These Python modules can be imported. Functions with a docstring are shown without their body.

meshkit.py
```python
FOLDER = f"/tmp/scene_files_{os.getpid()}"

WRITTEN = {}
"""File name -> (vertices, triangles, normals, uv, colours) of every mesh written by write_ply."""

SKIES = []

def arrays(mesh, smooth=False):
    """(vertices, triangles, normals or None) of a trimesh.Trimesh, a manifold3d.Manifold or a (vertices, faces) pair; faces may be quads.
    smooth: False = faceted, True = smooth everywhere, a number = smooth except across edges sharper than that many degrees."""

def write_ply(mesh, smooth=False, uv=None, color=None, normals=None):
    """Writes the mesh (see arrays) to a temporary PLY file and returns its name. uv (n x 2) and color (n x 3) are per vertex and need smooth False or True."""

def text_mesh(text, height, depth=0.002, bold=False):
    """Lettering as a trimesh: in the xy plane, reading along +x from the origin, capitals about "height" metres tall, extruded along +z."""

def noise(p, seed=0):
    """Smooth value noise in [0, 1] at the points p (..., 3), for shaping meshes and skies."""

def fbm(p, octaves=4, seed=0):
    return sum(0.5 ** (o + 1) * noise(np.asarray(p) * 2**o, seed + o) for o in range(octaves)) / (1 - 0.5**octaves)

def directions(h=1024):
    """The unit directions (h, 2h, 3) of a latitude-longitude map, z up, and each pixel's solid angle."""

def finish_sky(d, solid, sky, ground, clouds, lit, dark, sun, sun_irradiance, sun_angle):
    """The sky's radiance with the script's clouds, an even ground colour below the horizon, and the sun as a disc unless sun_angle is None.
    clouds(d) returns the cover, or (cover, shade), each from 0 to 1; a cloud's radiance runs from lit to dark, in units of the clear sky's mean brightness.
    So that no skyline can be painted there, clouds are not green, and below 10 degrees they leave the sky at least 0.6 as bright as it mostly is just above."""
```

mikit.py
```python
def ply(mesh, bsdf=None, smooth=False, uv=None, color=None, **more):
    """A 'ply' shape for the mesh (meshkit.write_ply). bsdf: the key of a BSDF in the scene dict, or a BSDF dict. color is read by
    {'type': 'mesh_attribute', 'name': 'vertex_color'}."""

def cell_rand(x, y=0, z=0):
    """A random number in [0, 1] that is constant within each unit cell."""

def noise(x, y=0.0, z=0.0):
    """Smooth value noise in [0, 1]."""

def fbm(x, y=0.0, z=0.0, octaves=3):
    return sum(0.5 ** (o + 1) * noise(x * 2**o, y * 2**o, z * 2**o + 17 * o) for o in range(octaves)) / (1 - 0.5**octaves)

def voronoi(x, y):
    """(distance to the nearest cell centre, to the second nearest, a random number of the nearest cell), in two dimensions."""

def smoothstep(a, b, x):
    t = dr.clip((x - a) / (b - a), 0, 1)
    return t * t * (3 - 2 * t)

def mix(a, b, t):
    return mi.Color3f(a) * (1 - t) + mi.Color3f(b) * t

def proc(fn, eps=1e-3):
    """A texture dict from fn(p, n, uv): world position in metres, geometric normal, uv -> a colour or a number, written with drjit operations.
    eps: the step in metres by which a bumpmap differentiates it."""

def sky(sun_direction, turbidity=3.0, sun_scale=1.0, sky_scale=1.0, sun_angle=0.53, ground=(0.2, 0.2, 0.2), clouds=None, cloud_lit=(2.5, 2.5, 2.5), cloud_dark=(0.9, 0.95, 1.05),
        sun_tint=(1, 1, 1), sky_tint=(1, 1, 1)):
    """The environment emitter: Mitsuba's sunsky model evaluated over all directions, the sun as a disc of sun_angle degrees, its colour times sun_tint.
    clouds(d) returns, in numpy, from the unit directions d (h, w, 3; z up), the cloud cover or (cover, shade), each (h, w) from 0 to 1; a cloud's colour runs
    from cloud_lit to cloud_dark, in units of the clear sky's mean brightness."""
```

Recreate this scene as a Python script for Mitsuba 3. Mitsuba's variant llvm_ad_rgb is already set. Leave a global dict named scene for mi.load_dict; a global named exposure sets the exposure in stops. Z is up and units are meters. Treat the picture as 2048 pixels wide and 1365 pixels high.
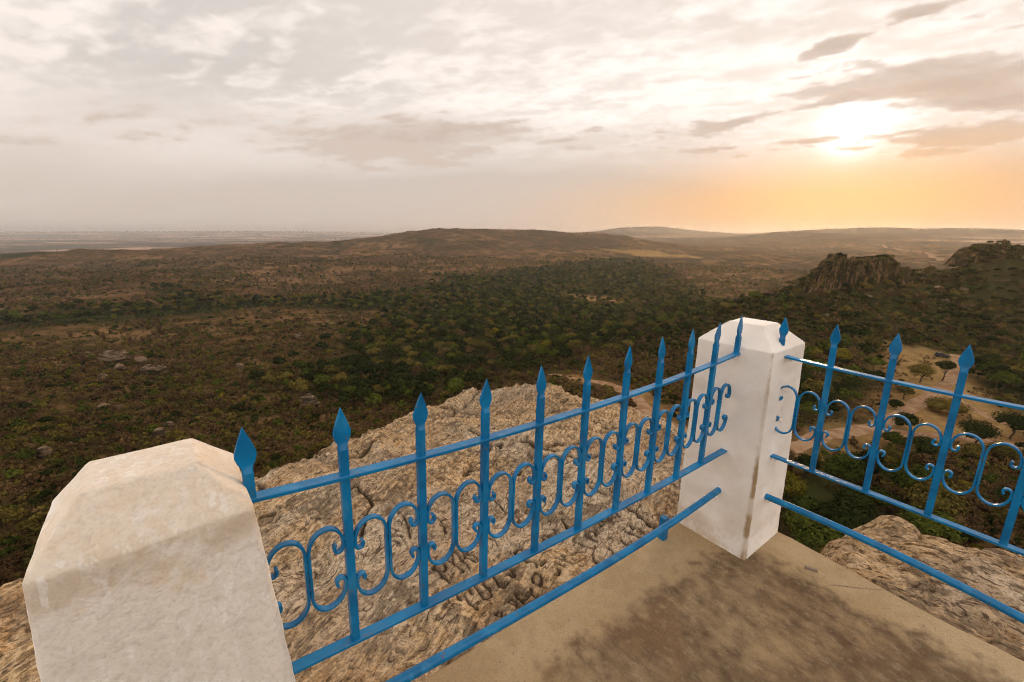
import math
import numpy as np, trimesh, manifold3d as mf, mitsuba as mi, drjit as dr, shapely, meshkit, mikit
from scipy.interpolate import RBFInterpolator
from scipy.ndimage import map_coordinates, gaussian_filter
from scipy.spatial import cKDTree
from shapely.geometry import Polygon, LineString
from mikit import noise, fbm, smoothstep, mix
T = mi.ScalarTransform4f
scene, labels = {}, {}

# ------------------------------------------------------------------ camera, air, sky, exposure
F_PX, PITCH = 878.5, 0.2449                       # focal length for a 2048 px wide frame; the camera is the origin, eye 1.65 m above the terrace
cp_, sp_ = math.cos(PITCH), math.sin(PITCH)
scene['camera'] = {'type': 'perspective', 'fov': math.degrees(2 * math.atan(1024 / F_PX)), 'fov_axis': 'x', 'near_clip': 0.05, 'far_clip': 1e5,
                   'to_world': T().look_at(origin=[0, 0, 0], target=[0, cp_, -sp_], up=[0, 0, 1]), 'medium': {'type': 'ref', 'id': 'air'}}
exposure = 1.05
SUN_AZ, SUN_EL = math.radians(35.6), math.radians(9.4)
SUN = (math.sin(SUN_AZ) * math.cos(SUN_EL), math.cos(SUN_AZ) * math.cos(SUN_EL), math.sin(SUN_EL))


def sstep(a, b, x):
    t = np.clip((x - a) / (b - a), 0, 1)
    return t * t * (3 - 2 * t)


def clouds(d):
    x, y, z = d[..., 0], d[..., 1], np.maximum(d[..., 2], 1e-3)
    az = np.degrees(np.arctan2(x, y))
    el = np.degrees(np.arcsin(np.clip(z, 0, 1)))
    k = 1 / (z + 0.11)
    P = np.stack([x * k, y * k, np.zeros_like(x)], -1)                       # the cloud deck, seen in perspective
    P = P[..., :2] @ np.array([[0.94, 0.34], [-0.34, 0.94]])                 # its rows run a little askew
    P = np.concatenate([P, np.zeros_like(x)[..., None]], -1)

    def field(sc, off, oct, seed, warp):
        w = np.stack([meshkit.fbm(P * sc * 0.7 + off, 3, seed + 3), meshkit.fbm(P * sc * 0.7 + off + 40, 3, seed + 4), 0 * x], -1) - [0.5, 0.5, 0]
        return meshkit.fbm(P * sc + w * warp + off, oct, seed)

    big = field(np.array([0.55, 1.1, 1]), 20, 4, 11, 0.9)
    puff = field(np.array([3.6, 6.4, 1]), 7, 5, 21, 1.3)
    fine = field(np.array([11, 18, 1]), 1, 4, 31, 1.5)
    wob = (meshkit.fbm(np.stack([az / 8, el / 2.2, 0 * az], -1) + 50, 5, 41) - 0.5)

    def bank(a, e, sa, se, tilt=0.0):
        da = az - a
        de = el + wob * 2.6 - e - tilt * da
        return np.exp(-((da / sa) ** 2 + (de / np.where(de > 0, se * 1.3, se * 0.85)) ** 2))

    ang = np.degrees(np.arccos(np.clip(d @ np.array(SUN), -1, 1)))
    halo = np.exp(-(((az - 35.6) / 9) ** 2 + ((el - 8.6) / 3.6) ** 2)) + 0.9 * np.exp(-(ang / 4.4) ** 2)
    wide = np.exp(-ang / 17.0)
    sunside = sstep(75, 20, np.abs(az - 36))
    # rows of small bright clouds
    deck = sstep(0.40, 0.70, puff * 0.55 + big * 0.30 + fine * 0.34 - 0.09 + 0.05 * sunside) * sstep(5.5, 12, el)
    edge = sstep(0.40, 0.52, puff) * sstep(0.62, 0.50, puff)
    # grey banks
    dk = (1.25 * bank(-13, 9.4, 12, 2.3) + 0.42 * bank(-27, 10.6, 10, 1.5) + 0.55 * bank(-3, 11.2, 9, 1.4) + 0.6 * bank(9, 10.8, 9, 1.0)
          + 1.5 * bank(41, 12.0, 13, 2.0, -0.12) + 1.0 * bank(24, 11.3, 7, 0.8, 0.10) + 1.5 * bank(45, 7.7, 7, 1.0, -0.03)
          + 0.8 * bank(23, 9.2, 7, 0.55, -0.03) + 1.2 * bank(31, 8.25, 4.5, 0.5) + 1.5 * bank(32.5, 17.0, 2.6, 0.9, 0.25) + 0.9 * bank(39, 18.0, 4, 0.6, 0.05)
          + 0.95 * bank(25.9, 7.9, 1.2, 0.22) + 0.45 * bank(13, 5.6, 12, 0.5) + 0.65 * bank(52, 16, 12, 2.0, -0.1) + 0.4 * bank(-42, 9.5, 12, 2.5)
          + 0.5 * bank(-47, 7.0, 5, 0.7) + 0.35 * bank(-12, 6.3, 14, 0.5))
    dark = sstep(0.22, 1.15, dk + (puff - 0.5) * 1.2 + (fine - 0.5) * 0.8) * sstep(0.05, 0.35, dk)
    low = sstep(10.5, 3.0, el)
    near = np.exp(-((az - 38) / np.where(az < 38, 50.0, 36.0)) ** 2)
    left = sstep(8, -35, az) * sstep(150, 100, np.abs(az))
    blue = left * sstep(7, 16, el) * (1 - deck) * (1 - dark)                  # thinner veil: the pale blue of the sky shows
    veil = 0.95 - 0.82 * low * near - 0.36 * blue - 0.14 * (1 - low) * (1 - deck) * near
    cover = np.clip(np.maximum(veil, dark * (0.92 - 0.36 * near)), 0, 1)
    shade = 0.49 + 0.16 * low * (1 - near) + 0.06 * low * left - 0.20 * (big - 0.5) - 0.30 * blue - 0.13 * (fine - 0.5) * sstep(5, 11, el)
    shade = shade - 0.15 * deck * (1 - dark) * (1 - 0.45 * left) + (0.34 - 0.02 * near) * dark * (0.75 + 0.5 * puff) - 0.20 * np.exp(-ang / 9.0) * (1 - dark) - 0.10 * sunside * sstep(9, 14, el) * (1 - dark)
    rim = sstep(0.05, 0.35, dark) * sstep(0.75, 0.35, dark)                    # banks are bright along their edges towards the sun
    shade = shade - 0.45 * rim * np.exp(-ang / 14.0)
    shade = shade - 0.40 * sstep(70, 120, np.abs(az)) * (1 - dark) + 0.10 * sstep(28, 50, el)
    shade = 1 - 0.179 * np.clip(1 - shade, 0, 1.25)                            # ordinary clouds; only the aureole round the veiled sun goes brighter
    shade = shade - (0.40 * np.exp(-(ang / 2.0) ** 2) + 0.022 * halo) * (1 - 0.9 * dark)
    return cover, np.clip(shade, 0, 1)


scene['sky'] = mikit.sky(SUN, turbidity=5.0, sun_scale=0.6, sun_angle=1.8, sky_scale=0.5, ground=(0.10, 0.07, 0.045), clouds=clouds,
                         cloud_lit=(112, 114, 113), cloud_dark=(12.8, 9.8, 7.9), sun_tint=(1.0, 0.95, 0.85), sky_tint=(0.92, 0.70, 0.60))

# ------------------------------------------------------------------ materials
E = 1e-3


def bsdf(key, color, rough=0.9, bump=None, bump_scale=1.0, spec=0.2, **more):
    b = {'type': 'principled', 'base_color': color, 'roughness': rough, 'specular': spec, **more}
    if bump is not None:
        b = {'type': 'bumpmap', 'arbitrary': bump, 'scale': bump_scale, 'bsdf': b}
    scene[key] = {'type': 'twosided', 'bsdf': b}


def diffuse(key, color):
    scene[key] = {'type': 'twosided', 'bsdf': {'type': 'diffuse', 'reflectance': color}}


def rgb(*c):
    return {'type': 'rgb', 'value': list(c)}


def c3(r, g, b):
    return mi.Color3f(r, g, b)


# frame of the terrace: s along the left railing (towards the corner pillar), e outwards over the valley
C0 = np.array([1.1973, 1.9238])
ANG = 0.6314
U = np.array([math.cos(ANG), math.sin(ANG)])
V = np.array([-math.sin(ANG), math.cos(ANG)])
FLOOR = -1.65


def se(p):
    x, y = p.x - float(C0[0]), p.y - float(C0[1])
    return x * float(U[0]) + y * float(U[1]), x * float(V[0]) + y * float(V[1])


def xy(s, e):
    s, e = np.asarray(s, float), np.asarray(e, float)
    return C0[0] + s * U[0] + e * V[0], C0[1] + s * U[1] + e * V[1]


def blue_col(p, n, uv):
    f = fbm(p.x * 14, p.y * 14, p.z * 14, 3)
    g = fbm(p.x * 60 + 7, p.y * 60, p.z * 60, 3)
    c = mix((0.0002, 0.112, 0.275), (0.0005, 0.170, 0.39), smoothstep(0.25, 0.75, f))
    c = mix(c, (0.03, 0.22, 0.42), smoothstep(0.60, 0.72, fbm(p.x * 30, p.y * 30, p.z * 9, 3)) * 0.45)      # sun-faded patches
    c = mix(c, (0.13, 0.09, 0.06), smoothstep(0.745, 0.775, g) * 0.5)                                        # chips and rust specks
    return mix(c, (0.16, 0.15, 0.13), smoothstep(0.3, 0.9, n.z) * smoothstep(0.5, 0.7, fbm(p.x * 24, p.y * 24, 0.0, 3)) * 0.08)   # dust


def blue_bump(p, n, uv):
    return fbm(p.x * 90, p.y * 90, p.z * 60, 2)


bsdf('blue_paint', mikit.proc(blue_col), 0.24, mikit.proc(blue_bump, 1e-3), 0.0018, 0.38)


def scratch(x, y, z, w):
    """thin broken lines: where a smooth field passes its middle value"""
    return smoothstep(w, 0.2 * w, dr.abs(fbm(x, y, z, 2) - 0.5))


def plaster_bump(p, n, uv):
    a, b, c = p.x + 0.6 * p.y, p.y - 0.6 * p.x, p.z
    f = fbm(a * 16, b * 16, c * 16, 3) + 0.5 * fbm(a * 75 + 3, b * 75, c * 60, 3) + 0.25 * fbm(a * 240, b * 240, c * 240, 2)
    return f * 0.6 + 0.12 * smoothstep(0.52, 0.64, fbm(a * 60, b * 60, c * 24, 3))


def plaster_old_col(p, n, uv):
    f = fbm(p.x * 4 + 2, p.y * 4, p.z * 4, 5)
    g = fbm(p.x * 60, p.y * 60, p.z * 36, 4)
    wear_sunlit_top = smoothstep(0.40, 0.60, f + 0.30 * (g - 0.5) + 0.30 * smoothstep(-0.66, -0.50, p.z) + 0.14 * smoothstep(0.6, 0.9, n.z) - 0.20)  # worn plaster, plus warm sunlight on the top painted in as tan
    c = mix((0.73, 0.665, 0.59), (0.675, 0.56, 0.43), wear_sunlit_top * (0.45 + 0.45 * smoothstep(0.3, 0.7, g)))
    band = smoothstep(0.055, 0.0, dr.abs(p.z + 0.552 + 0.10 * (f - 0.5))) * smoothstep(0.35, 0.65, f + 0.2 * (g - 0.5))
    c = mix(c, (0.42, 0.33, 0.24), band * 0.45)
    pale = smoothstep(0.56, 0.66, fbm(p.x * 90 + 9, p.y * 90, p.z * 22, 3)) * smoothstep(0.44, 0.62, fbm(p.x * 9 + 4, p.y * 9, p.z * 9, 3))
    c = mix(c, (0.80, 0.76, 0.71), pale * 0.55)
    grey = smoothstep(0.50, 0.70, fbm(p.x * 170, p.y * 170, p.z * 120, 3))
    streak = smoothstep(0.48, 0.66, fbm(p.x * 46, p.y * 46, p.z * 5, 3)) * smoothstep(-0.5, -0.75, p.z)
    c = mix(c, (0.55, 0.49, 0.42), streak * 0.22)
    return mix(c, (0.34, 0.28, 0.22), grey * 0.16) * (0.92 + 0.16 * fbm(p.x * 260, p.y * 260, p.z * 260, 2))


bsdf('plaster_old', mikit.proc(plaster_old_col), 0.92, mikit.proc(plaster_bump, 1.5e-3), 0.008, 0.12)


def plaster_white_col(p, n, uv):
    f = fbm(p.x * 5 + 3, p.y * 5, p.z * 5, 4)
    g = fbm(p.x * 70, p.y * 70, p.z * 40, 4)
    c = mix((0.80, 0.745, 0.68), (0.71, 0.635, 0.555), smoothstep(0.38, 0.68, f + 0.3 * (g - 0.5)))
    s, e = se(p)
    edge = dr.sqrt(s * s + e * e)                                             # brown run-off line down the near arris
    run = smoothstep(0.020, 0.002, dr.abs(edge - 0.010 - 0.010 * (f - 0.5)) + 0.012 * (g - 0.5)) * smoothstep(-0.5, -0.56, p.z)
    c = mix(c, (0.33, 0.225, 0.125), run * (0.40 + 0.6 * smoothstep(0.35, 0.6, fbm(p.z * 9, 3.0, 0.0, 2))))
    foot = smoothstep(-1.40, -1.62, p.z + 0.22 * (g - 0.5)) * smoothstep(0.42, 0.72, f + 0.4 * (g - 0.5))
    c = mix(c, (0.52, 0.40, 0.28), foot * 0.7)
    return c * (0.94 + 0.12 * g)


bsdf('plaster_white', mikit.proc(plaster_white_col), 0.88, mikit.proc(plaster_bump, 1.5e-3), 0.005, 0.15)


def concrete_col(p, n, uv):
    s, e = se(p)
    f = fbm(p.x * 2.0 + 5, p.y * 2.0, 0.0, 5)
    ws, we = e + 0.12 * s, s - 0.12 * e
    g = fbm(ws * 16, we * 34, 0.0, 4)
    h = fbm(p.x * 150, p.y * 150, 0.0, 3)
    m = fbm(p.x * 22 + 8, p.y * 22, 0.0, 4)
    c = mix((0.345, 0.240, 0.130), (0.44, 0.325, 0.19), smoothstep(0.32, 0.68, f + 0.25 * (m - 0.5)))
    d_edge = dr.minimum(0.40 - e, 0.37 - s)
    body = smoothstep(0.17, 0.30, d_edge + 0.30 * (f - 0.5) + 0.16 * (m - 0.5))
    blotch = smoothstep(0.36, 0.66, 0.74 * f + 0.10 * g + 0.16 * m + 0.26 * smoothstep(-1.7, -0.6, s - 0.7 * e) - 0.055)
    stain = body * blotch
    c = mix(c, (0.125, 0.078, 0.043), stain * (0.86 + 0.5 * (m - 0.5) + 0.3 * (g - 0.5)))
    c = mix(c, (0.20, 0.115, 0.055), smoothstep(0.52, 0.66, fbm(p.x * 3.1 + 30, p.y * 3.1, 0.0, 4)) * body * 0.55)
    c = mix(c, (0.09, 0.062, 0.04), scratch(p.x * 1.3 + 2, p.y * 1.3, 0.0, 0.0035) * smoothstep(0.40, 0.55, f) * 0.7)
    thin = smoothstep(0.50, 0.62, g) * body
    c = mix(c, (0.16, 0.105, 0.06), thin * 0.16)
    pale = smoothstep(0.60, 0.70, fbm(ws * 40 + 30, we * 70, 0.0, 4) + 0.15 * (f - 0.5)) * body
    c = mix(c, (0.42, 0.34, 0.24), pale * 0.18)
    return mix(c, (0.07, 0.05, 0.035), smoothstep(0.66, 0.80, h) * 0.5) * (0.80 + 0.4 * h)


def concrete_bump(p, n, uv):
    s, e = se(p)
    ws, we = e + 0.12 * s, s - 0.12 * e
    return 0.6 * fbm(ws * 26, we * 85, 0.0, 4) + 0.4 * fbm(p.x * 6, p.y * 6, 0.0, 3) + 0.2 * fbm(p.x * 200, p.y * 200, 0.0, 2)


bsdf('concrete', mikit.proc(concrete_col), 0.85, mikit.proc(concrete_bump, 2e-3), 0.010, 0.2)


def rock_color(ca, sa, fine):
    def fn(p, n, uv):
        s, e = se(p)
        w = 0.22 * fbm(p.x * 2.5, p.y * 2.5, p.z * 2.5, 3)
        a, b = s * ca + e * sa + w, -s * sa + e * ca + w
        f = fbm(p.x * 1.6, p.y * 1.6, p.z * 1.6, 4)
        g = fbm(a * 16, b * 62, p.z * 40, 4)
        h = fbm(p.x * 110, p.y * 110, p.z * 110, 3)
        k = fbm(p.x * 34 + 5, p.y * 34, p.z * 34, 4)
        c = mix((0.50, 0.325, 0.165), (0.64, 0.47, 0.29), smoothstep(0.35, 0.65, g))
        c = mix(c, (0.58, 0.48, 0.36), smoothstep(0.46, 0.66, f + 0.3 * (k - 0.5)) * 0.65)
        c = mix(c, (0.30, 0.18, 0.095), smoothstep(0.47, 0.60, fbm(p.x * 2.3 + 4, p.y * 2.3, p.z * 2.3, 4)) * 0.35)
        lich = smoothstep(0.50, 0.61, 0.45 * fbm(p.x * 5 + 9, p.y * 5, p.z * 5, 4) + 0.35 * k + 0.25 * h - 0.01)
        c = mix(c, (0.16, 0.115, 0.075), lich * 0.75)
        cracks = dr.maximum(scratch(a * 8, b * 30, p.z * 15, 0.040), 0.8 * scratch(a * 22 + 3, b * 70, p.z * 40, 0.045)) * smoothstep(0.34, 0.54, k + 0.4 * (f - 0.5))
        mott = fine * smoothstep(0.47, 0.36, fbm(p.x * 58 + 2, p.y * 58, p.z * 58, 3)) * 0.55
        grain = smoothstep(0.45, 0.34, h) * 0.45 + smoothstep(0.42, 0.33, g) * (0.95 - 0.5 * fine)
        c = mix(c, (0.070, 0.044, 0.027), dr.minimum(dr.maximum(dr.maximum(grain, mott), cracks * 0.9), 0.9))
        return mix(c, (0.045, 0.030, 0.020), uv.x * 0.97)                      # uv.x: shade painted dark into the carved strokes, joints and open crack
    return fn


scene['rock'] = {'type': 'twosided', 'bsdf': {'type': 'diffuse', 'reflectance': mikit.proc(rock_color(0.9, 0.44, 0.9))}}
scene['rock_striated'] = {'type': 'twosided', 'bsdf': {'type': 'diffuse', 'reflectance': mikit.proc(rock_color(-0.12, 0.99, 0.35))}}


def cliff_col(p, n, uv):
    f = fbm(p.x * 0.55, p.y * 0.55, p.z * 0.10, 4)
    g = fbm(p.x * 1.6 + 5, p.y * 1.6, p.z * 0.7, 3)
    c = mix((0.19, 0.112, 0.056), (0.032, 0.023, 0.013), smoothstep(0.36, 0.54, f))
    c = mix(c, (0.022, 0.026, 0.009), smoothstep(0.46, 0.58, g) * 0.8)
    return mix(c, (0.24, 0.14, 0.07), smoothstep(0.66, 0.74, f * 0.5 + g * 0.6) * 0.7)


diffuse('cliff_rock', mikit.proc(cliff_col))


def far_rock_col(p, n, uv):
    f = fbm(p.x * 0.35, p.y * 0.35, p.z * 1.3, 4)
    g = fbm(p.x * 1.3 + 5, p.y * 1.3, p.z * 3.0, 3)
    c = mix((0.17, 0.115, 0.07), (0.045, 0.032, 0.02), smoothstep(0.38, 0.62, f))
    return mix(c, (0.36, 0.28, 0.20), smoothstep(0.54, 0.7, g) * smoothstep(0.35, 0.9, n.z) * 0.6)


diffuse('far_rock', mikit.proc(far_rock_col))


def ground_col(p, n, uv):
    f1 = fbm(p.x * 0.011 + 5, p.y * 0.011, 0.0, 4)
    f2 = fbm(p.x * 0.06, p.y * 0.06, 0.0, 4)
    f3 = fbm(p.x * 0.42, p.y * 0.42, 0.0, 4)
    f4 = fbm(p.x * 0.0011 + 1, p.y * 0.0019, 0.0, 5)
    f5 = fbm(p.x * 1.9, p.y * 1.9, 0.0, 3)
    r = dr.sqrt(p.x * p.x + p.y * p.y)
    dry = mix((0.125, 0.070, 0.031), (0.205, 0.122, 0.054), smoothstep(0.35, 0.65, f1 * 0.5 + f3 * 0.5))
    dry = mix(dry, mix((0.115, 0.060, 0.032), (0.200, 0.108, 0.056), smoothstep(0.38, 0.62, f1)), smoothstep(380.0, 700.0, r) * 0.8)
    dry = mix(dry, (0.062, 0.047, 0.017), smoothstep(420.0, 120.0, r) * smoothstep(0.35, 0.6, f1 * 0.5 + f2 * 0.5) * 0.75)
    dry = mix(dry, (0.034, 0.029, 0.010), smoothstep(0.42, 0.60, f2 * 0.55 + f3 * 0.45) * 0.8)
    dry = mix(dry, (0.15, 0.098, 0.042), smoothstep(0.58, 0.72, f3 * 0.6 + f5 * 0.4) * 0.5) * (0.65 + 0.7 * f5)
    wood = mix((0.016, 0.020, 0.007), (0.040, 0.042, 0.014), smoothstep(0.35, 0.65, f2 * 0.5 + f3 * 0.5))
    bare = mix((0.25, 0.145, 0.055), (0.36, 0.225, 0.095), smoothstep(0.35, 0.65, f3 * 0.6 + f2 * 0.4)) * (0.75 + 0.5 * f5)
    gully = smoothstep(0.045, 0.0, dr.abs(fbm(p.x / 310.0 + 3, p.y / 170.0, 0.0, 3) - 0.5 + 0.03 * (f2 - 0.5))) * smoothstep(330.0, 560.0, r)
    dry = mix(dry, (0.040, 0.040, 0.018), gully * (0.45 + 0.6 * f3))
    mid = smoothstep(700.0, 1300.0, r) * smoothstep(0.40, 0.58, 0.6 * fbm(p.x * 0.006 + 9, p.y * 0.006, 0.0, 4) + 0.4 * f2)
    dry = mix(dry, (0.060, 0.045, 0.028), mid * (0.25 + 0.5 * smoothstep(-100.0, 400.0, p.x)))
    c = mix(dry, wood, uv.x)
    c = mix(c, bare, uv.y)
    r = dr.sqrt(p.x * p.x + p.y * p.y)
    plain = mix((0.13, 0.085, 0.06), (0.40, 0.26, 0.17), smoothstep(0.53, 0.66, f4))
    plain = mix(plain, (0.045, 0.040, 0.026), smoothstep(0.49, 0.40, f4) * 0.75)
    plain = mix(plain, (0.055, 0.044, 0.034), smoothstep(-62.0, -28.0, p.z) * 0.8)                           # valley haze put into the colour: far hills darkened, flats left pale
    return mix(c, plain, smoothstep(2300.0, 4200.0, r))


diffuse('ground', mikit.proc(ground_col))


def dirt_col(p, n, uv):
    f = fbm(p.x * 0.6, p.y * 0.6, 0.0, 4)
    return mix((0.27, 0.150, 0.082), (0.35, 0.225, 0.135), smoothstep(0.35, 0.65, f))


diffuse('dirt', mikit.proc(dirt_col))


def leaf(key, a, b, scale=1.0):
    def fn(p, n, uv):
        h = noise(p.x * 0.13 + 3, p.y * 0.13, 1.0)
        g = fbm(p.x * 1.7, p.y * 1.7, p.z * 1.7, 2)
        return mix(a, b, smoothstep(0.25, 0.8, 0.5 * h + 0.5 * g)) * (0.55 + 0.9 * noise(p.x * 2.9, p.y * 2.9, p.z * 2.9)) * scale
    diffuse(key, mikit.proc(fn))


leaf('leaf_dark', (0.014, 0.019, 0.006), (0.036, 0.043, 0.011))
leaf('leaf_green', (0.030, 0.040, 0.008), (0.085, 0.095, 0.016))
leaf('leaf_olive', (0.064, 0.053, 0.014), (0.145, 0.108, 0.026))
leaf('leaf_yellow', (0.085, 0.070, 0.010), (0.17, 0.13, 0.016))
leaf('leaf_dry', (0.066, 0.039, 0.018), (0.145, 0.087, 0.040))
diffuse('bark', rgb(0.09, 0.065, 0.045))
bsdf('car_paint', rgb(0.035, 0.04, 0.045), 0.3, spec=0.5)
bsdf('car_paint_red', rgb(0.06, 0.028, 0.024), 0.35, spec=0.5)
bsdf('dark_glass', rgb(0.01, 0.012, 0.014), 0.08, spec=0.6)
diffuse('rubber', rgb(0.015, 0.015, 0.015))
diffuse('roof_tile', rgb(0.34, 0.10, 0.055))
diffuse('wall_white', rgb(0.78, 0.74, 0.68))
diffuse('wall_dark', rgb(0.22, 0.15, 0.10))  # dark brown walls of the valley house
bsdf('rusty_steel', rgb(0.20, 0.15, 0.11), 0.6, spec=0.5)


# ------------------------------------------------------------------ helpers
def tag(key, label=None, cat=None, group=None, kind=None):
    labels[key] = {k: v for k, v in (('label', label), ('category', cat), ('group', group), ('kind', kind)) if v}


def put(key, mesh, mat, smooth=False, **kw):
    n, k = 0, key
    while k in scene:
        n += 1
        k = f'{key}_{n:03d}'
    scene[k] = mikit.ply(mesh, mat, smooth, **kw)
    return k


def numbered(name, taken=lambda k: k in labels):
    n, k = 0, name
    while taken(k):
        n += 1
        k = f'{name}_{n:03d}'
    return k


def fb(p, oct=4, seed=0):
    return meshkit.fbm(np.asarray(p, float), oct, seed) - 0.5


def box(cx, cy, cz, sx, sy, sz, rot=0.0):
    m = trimesh.creation.box((sx, sy, sz))
    m.apply_transform(trimesh.transformations.rotation_matrix(rot, [0, 0, 1]))
    m.apply_translation((cx, cy, cz))
    return m


def grid_faces(nu, nv):
    i, j = np.meshgrid(np.arange(nu - 1), np.arange(nv - 1), indexing='ij')
    a = i * nv + j
    return np.stack([a, a + nv, a + nv + 1, a + 1], -1).reshape(-1, 4)

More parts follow.
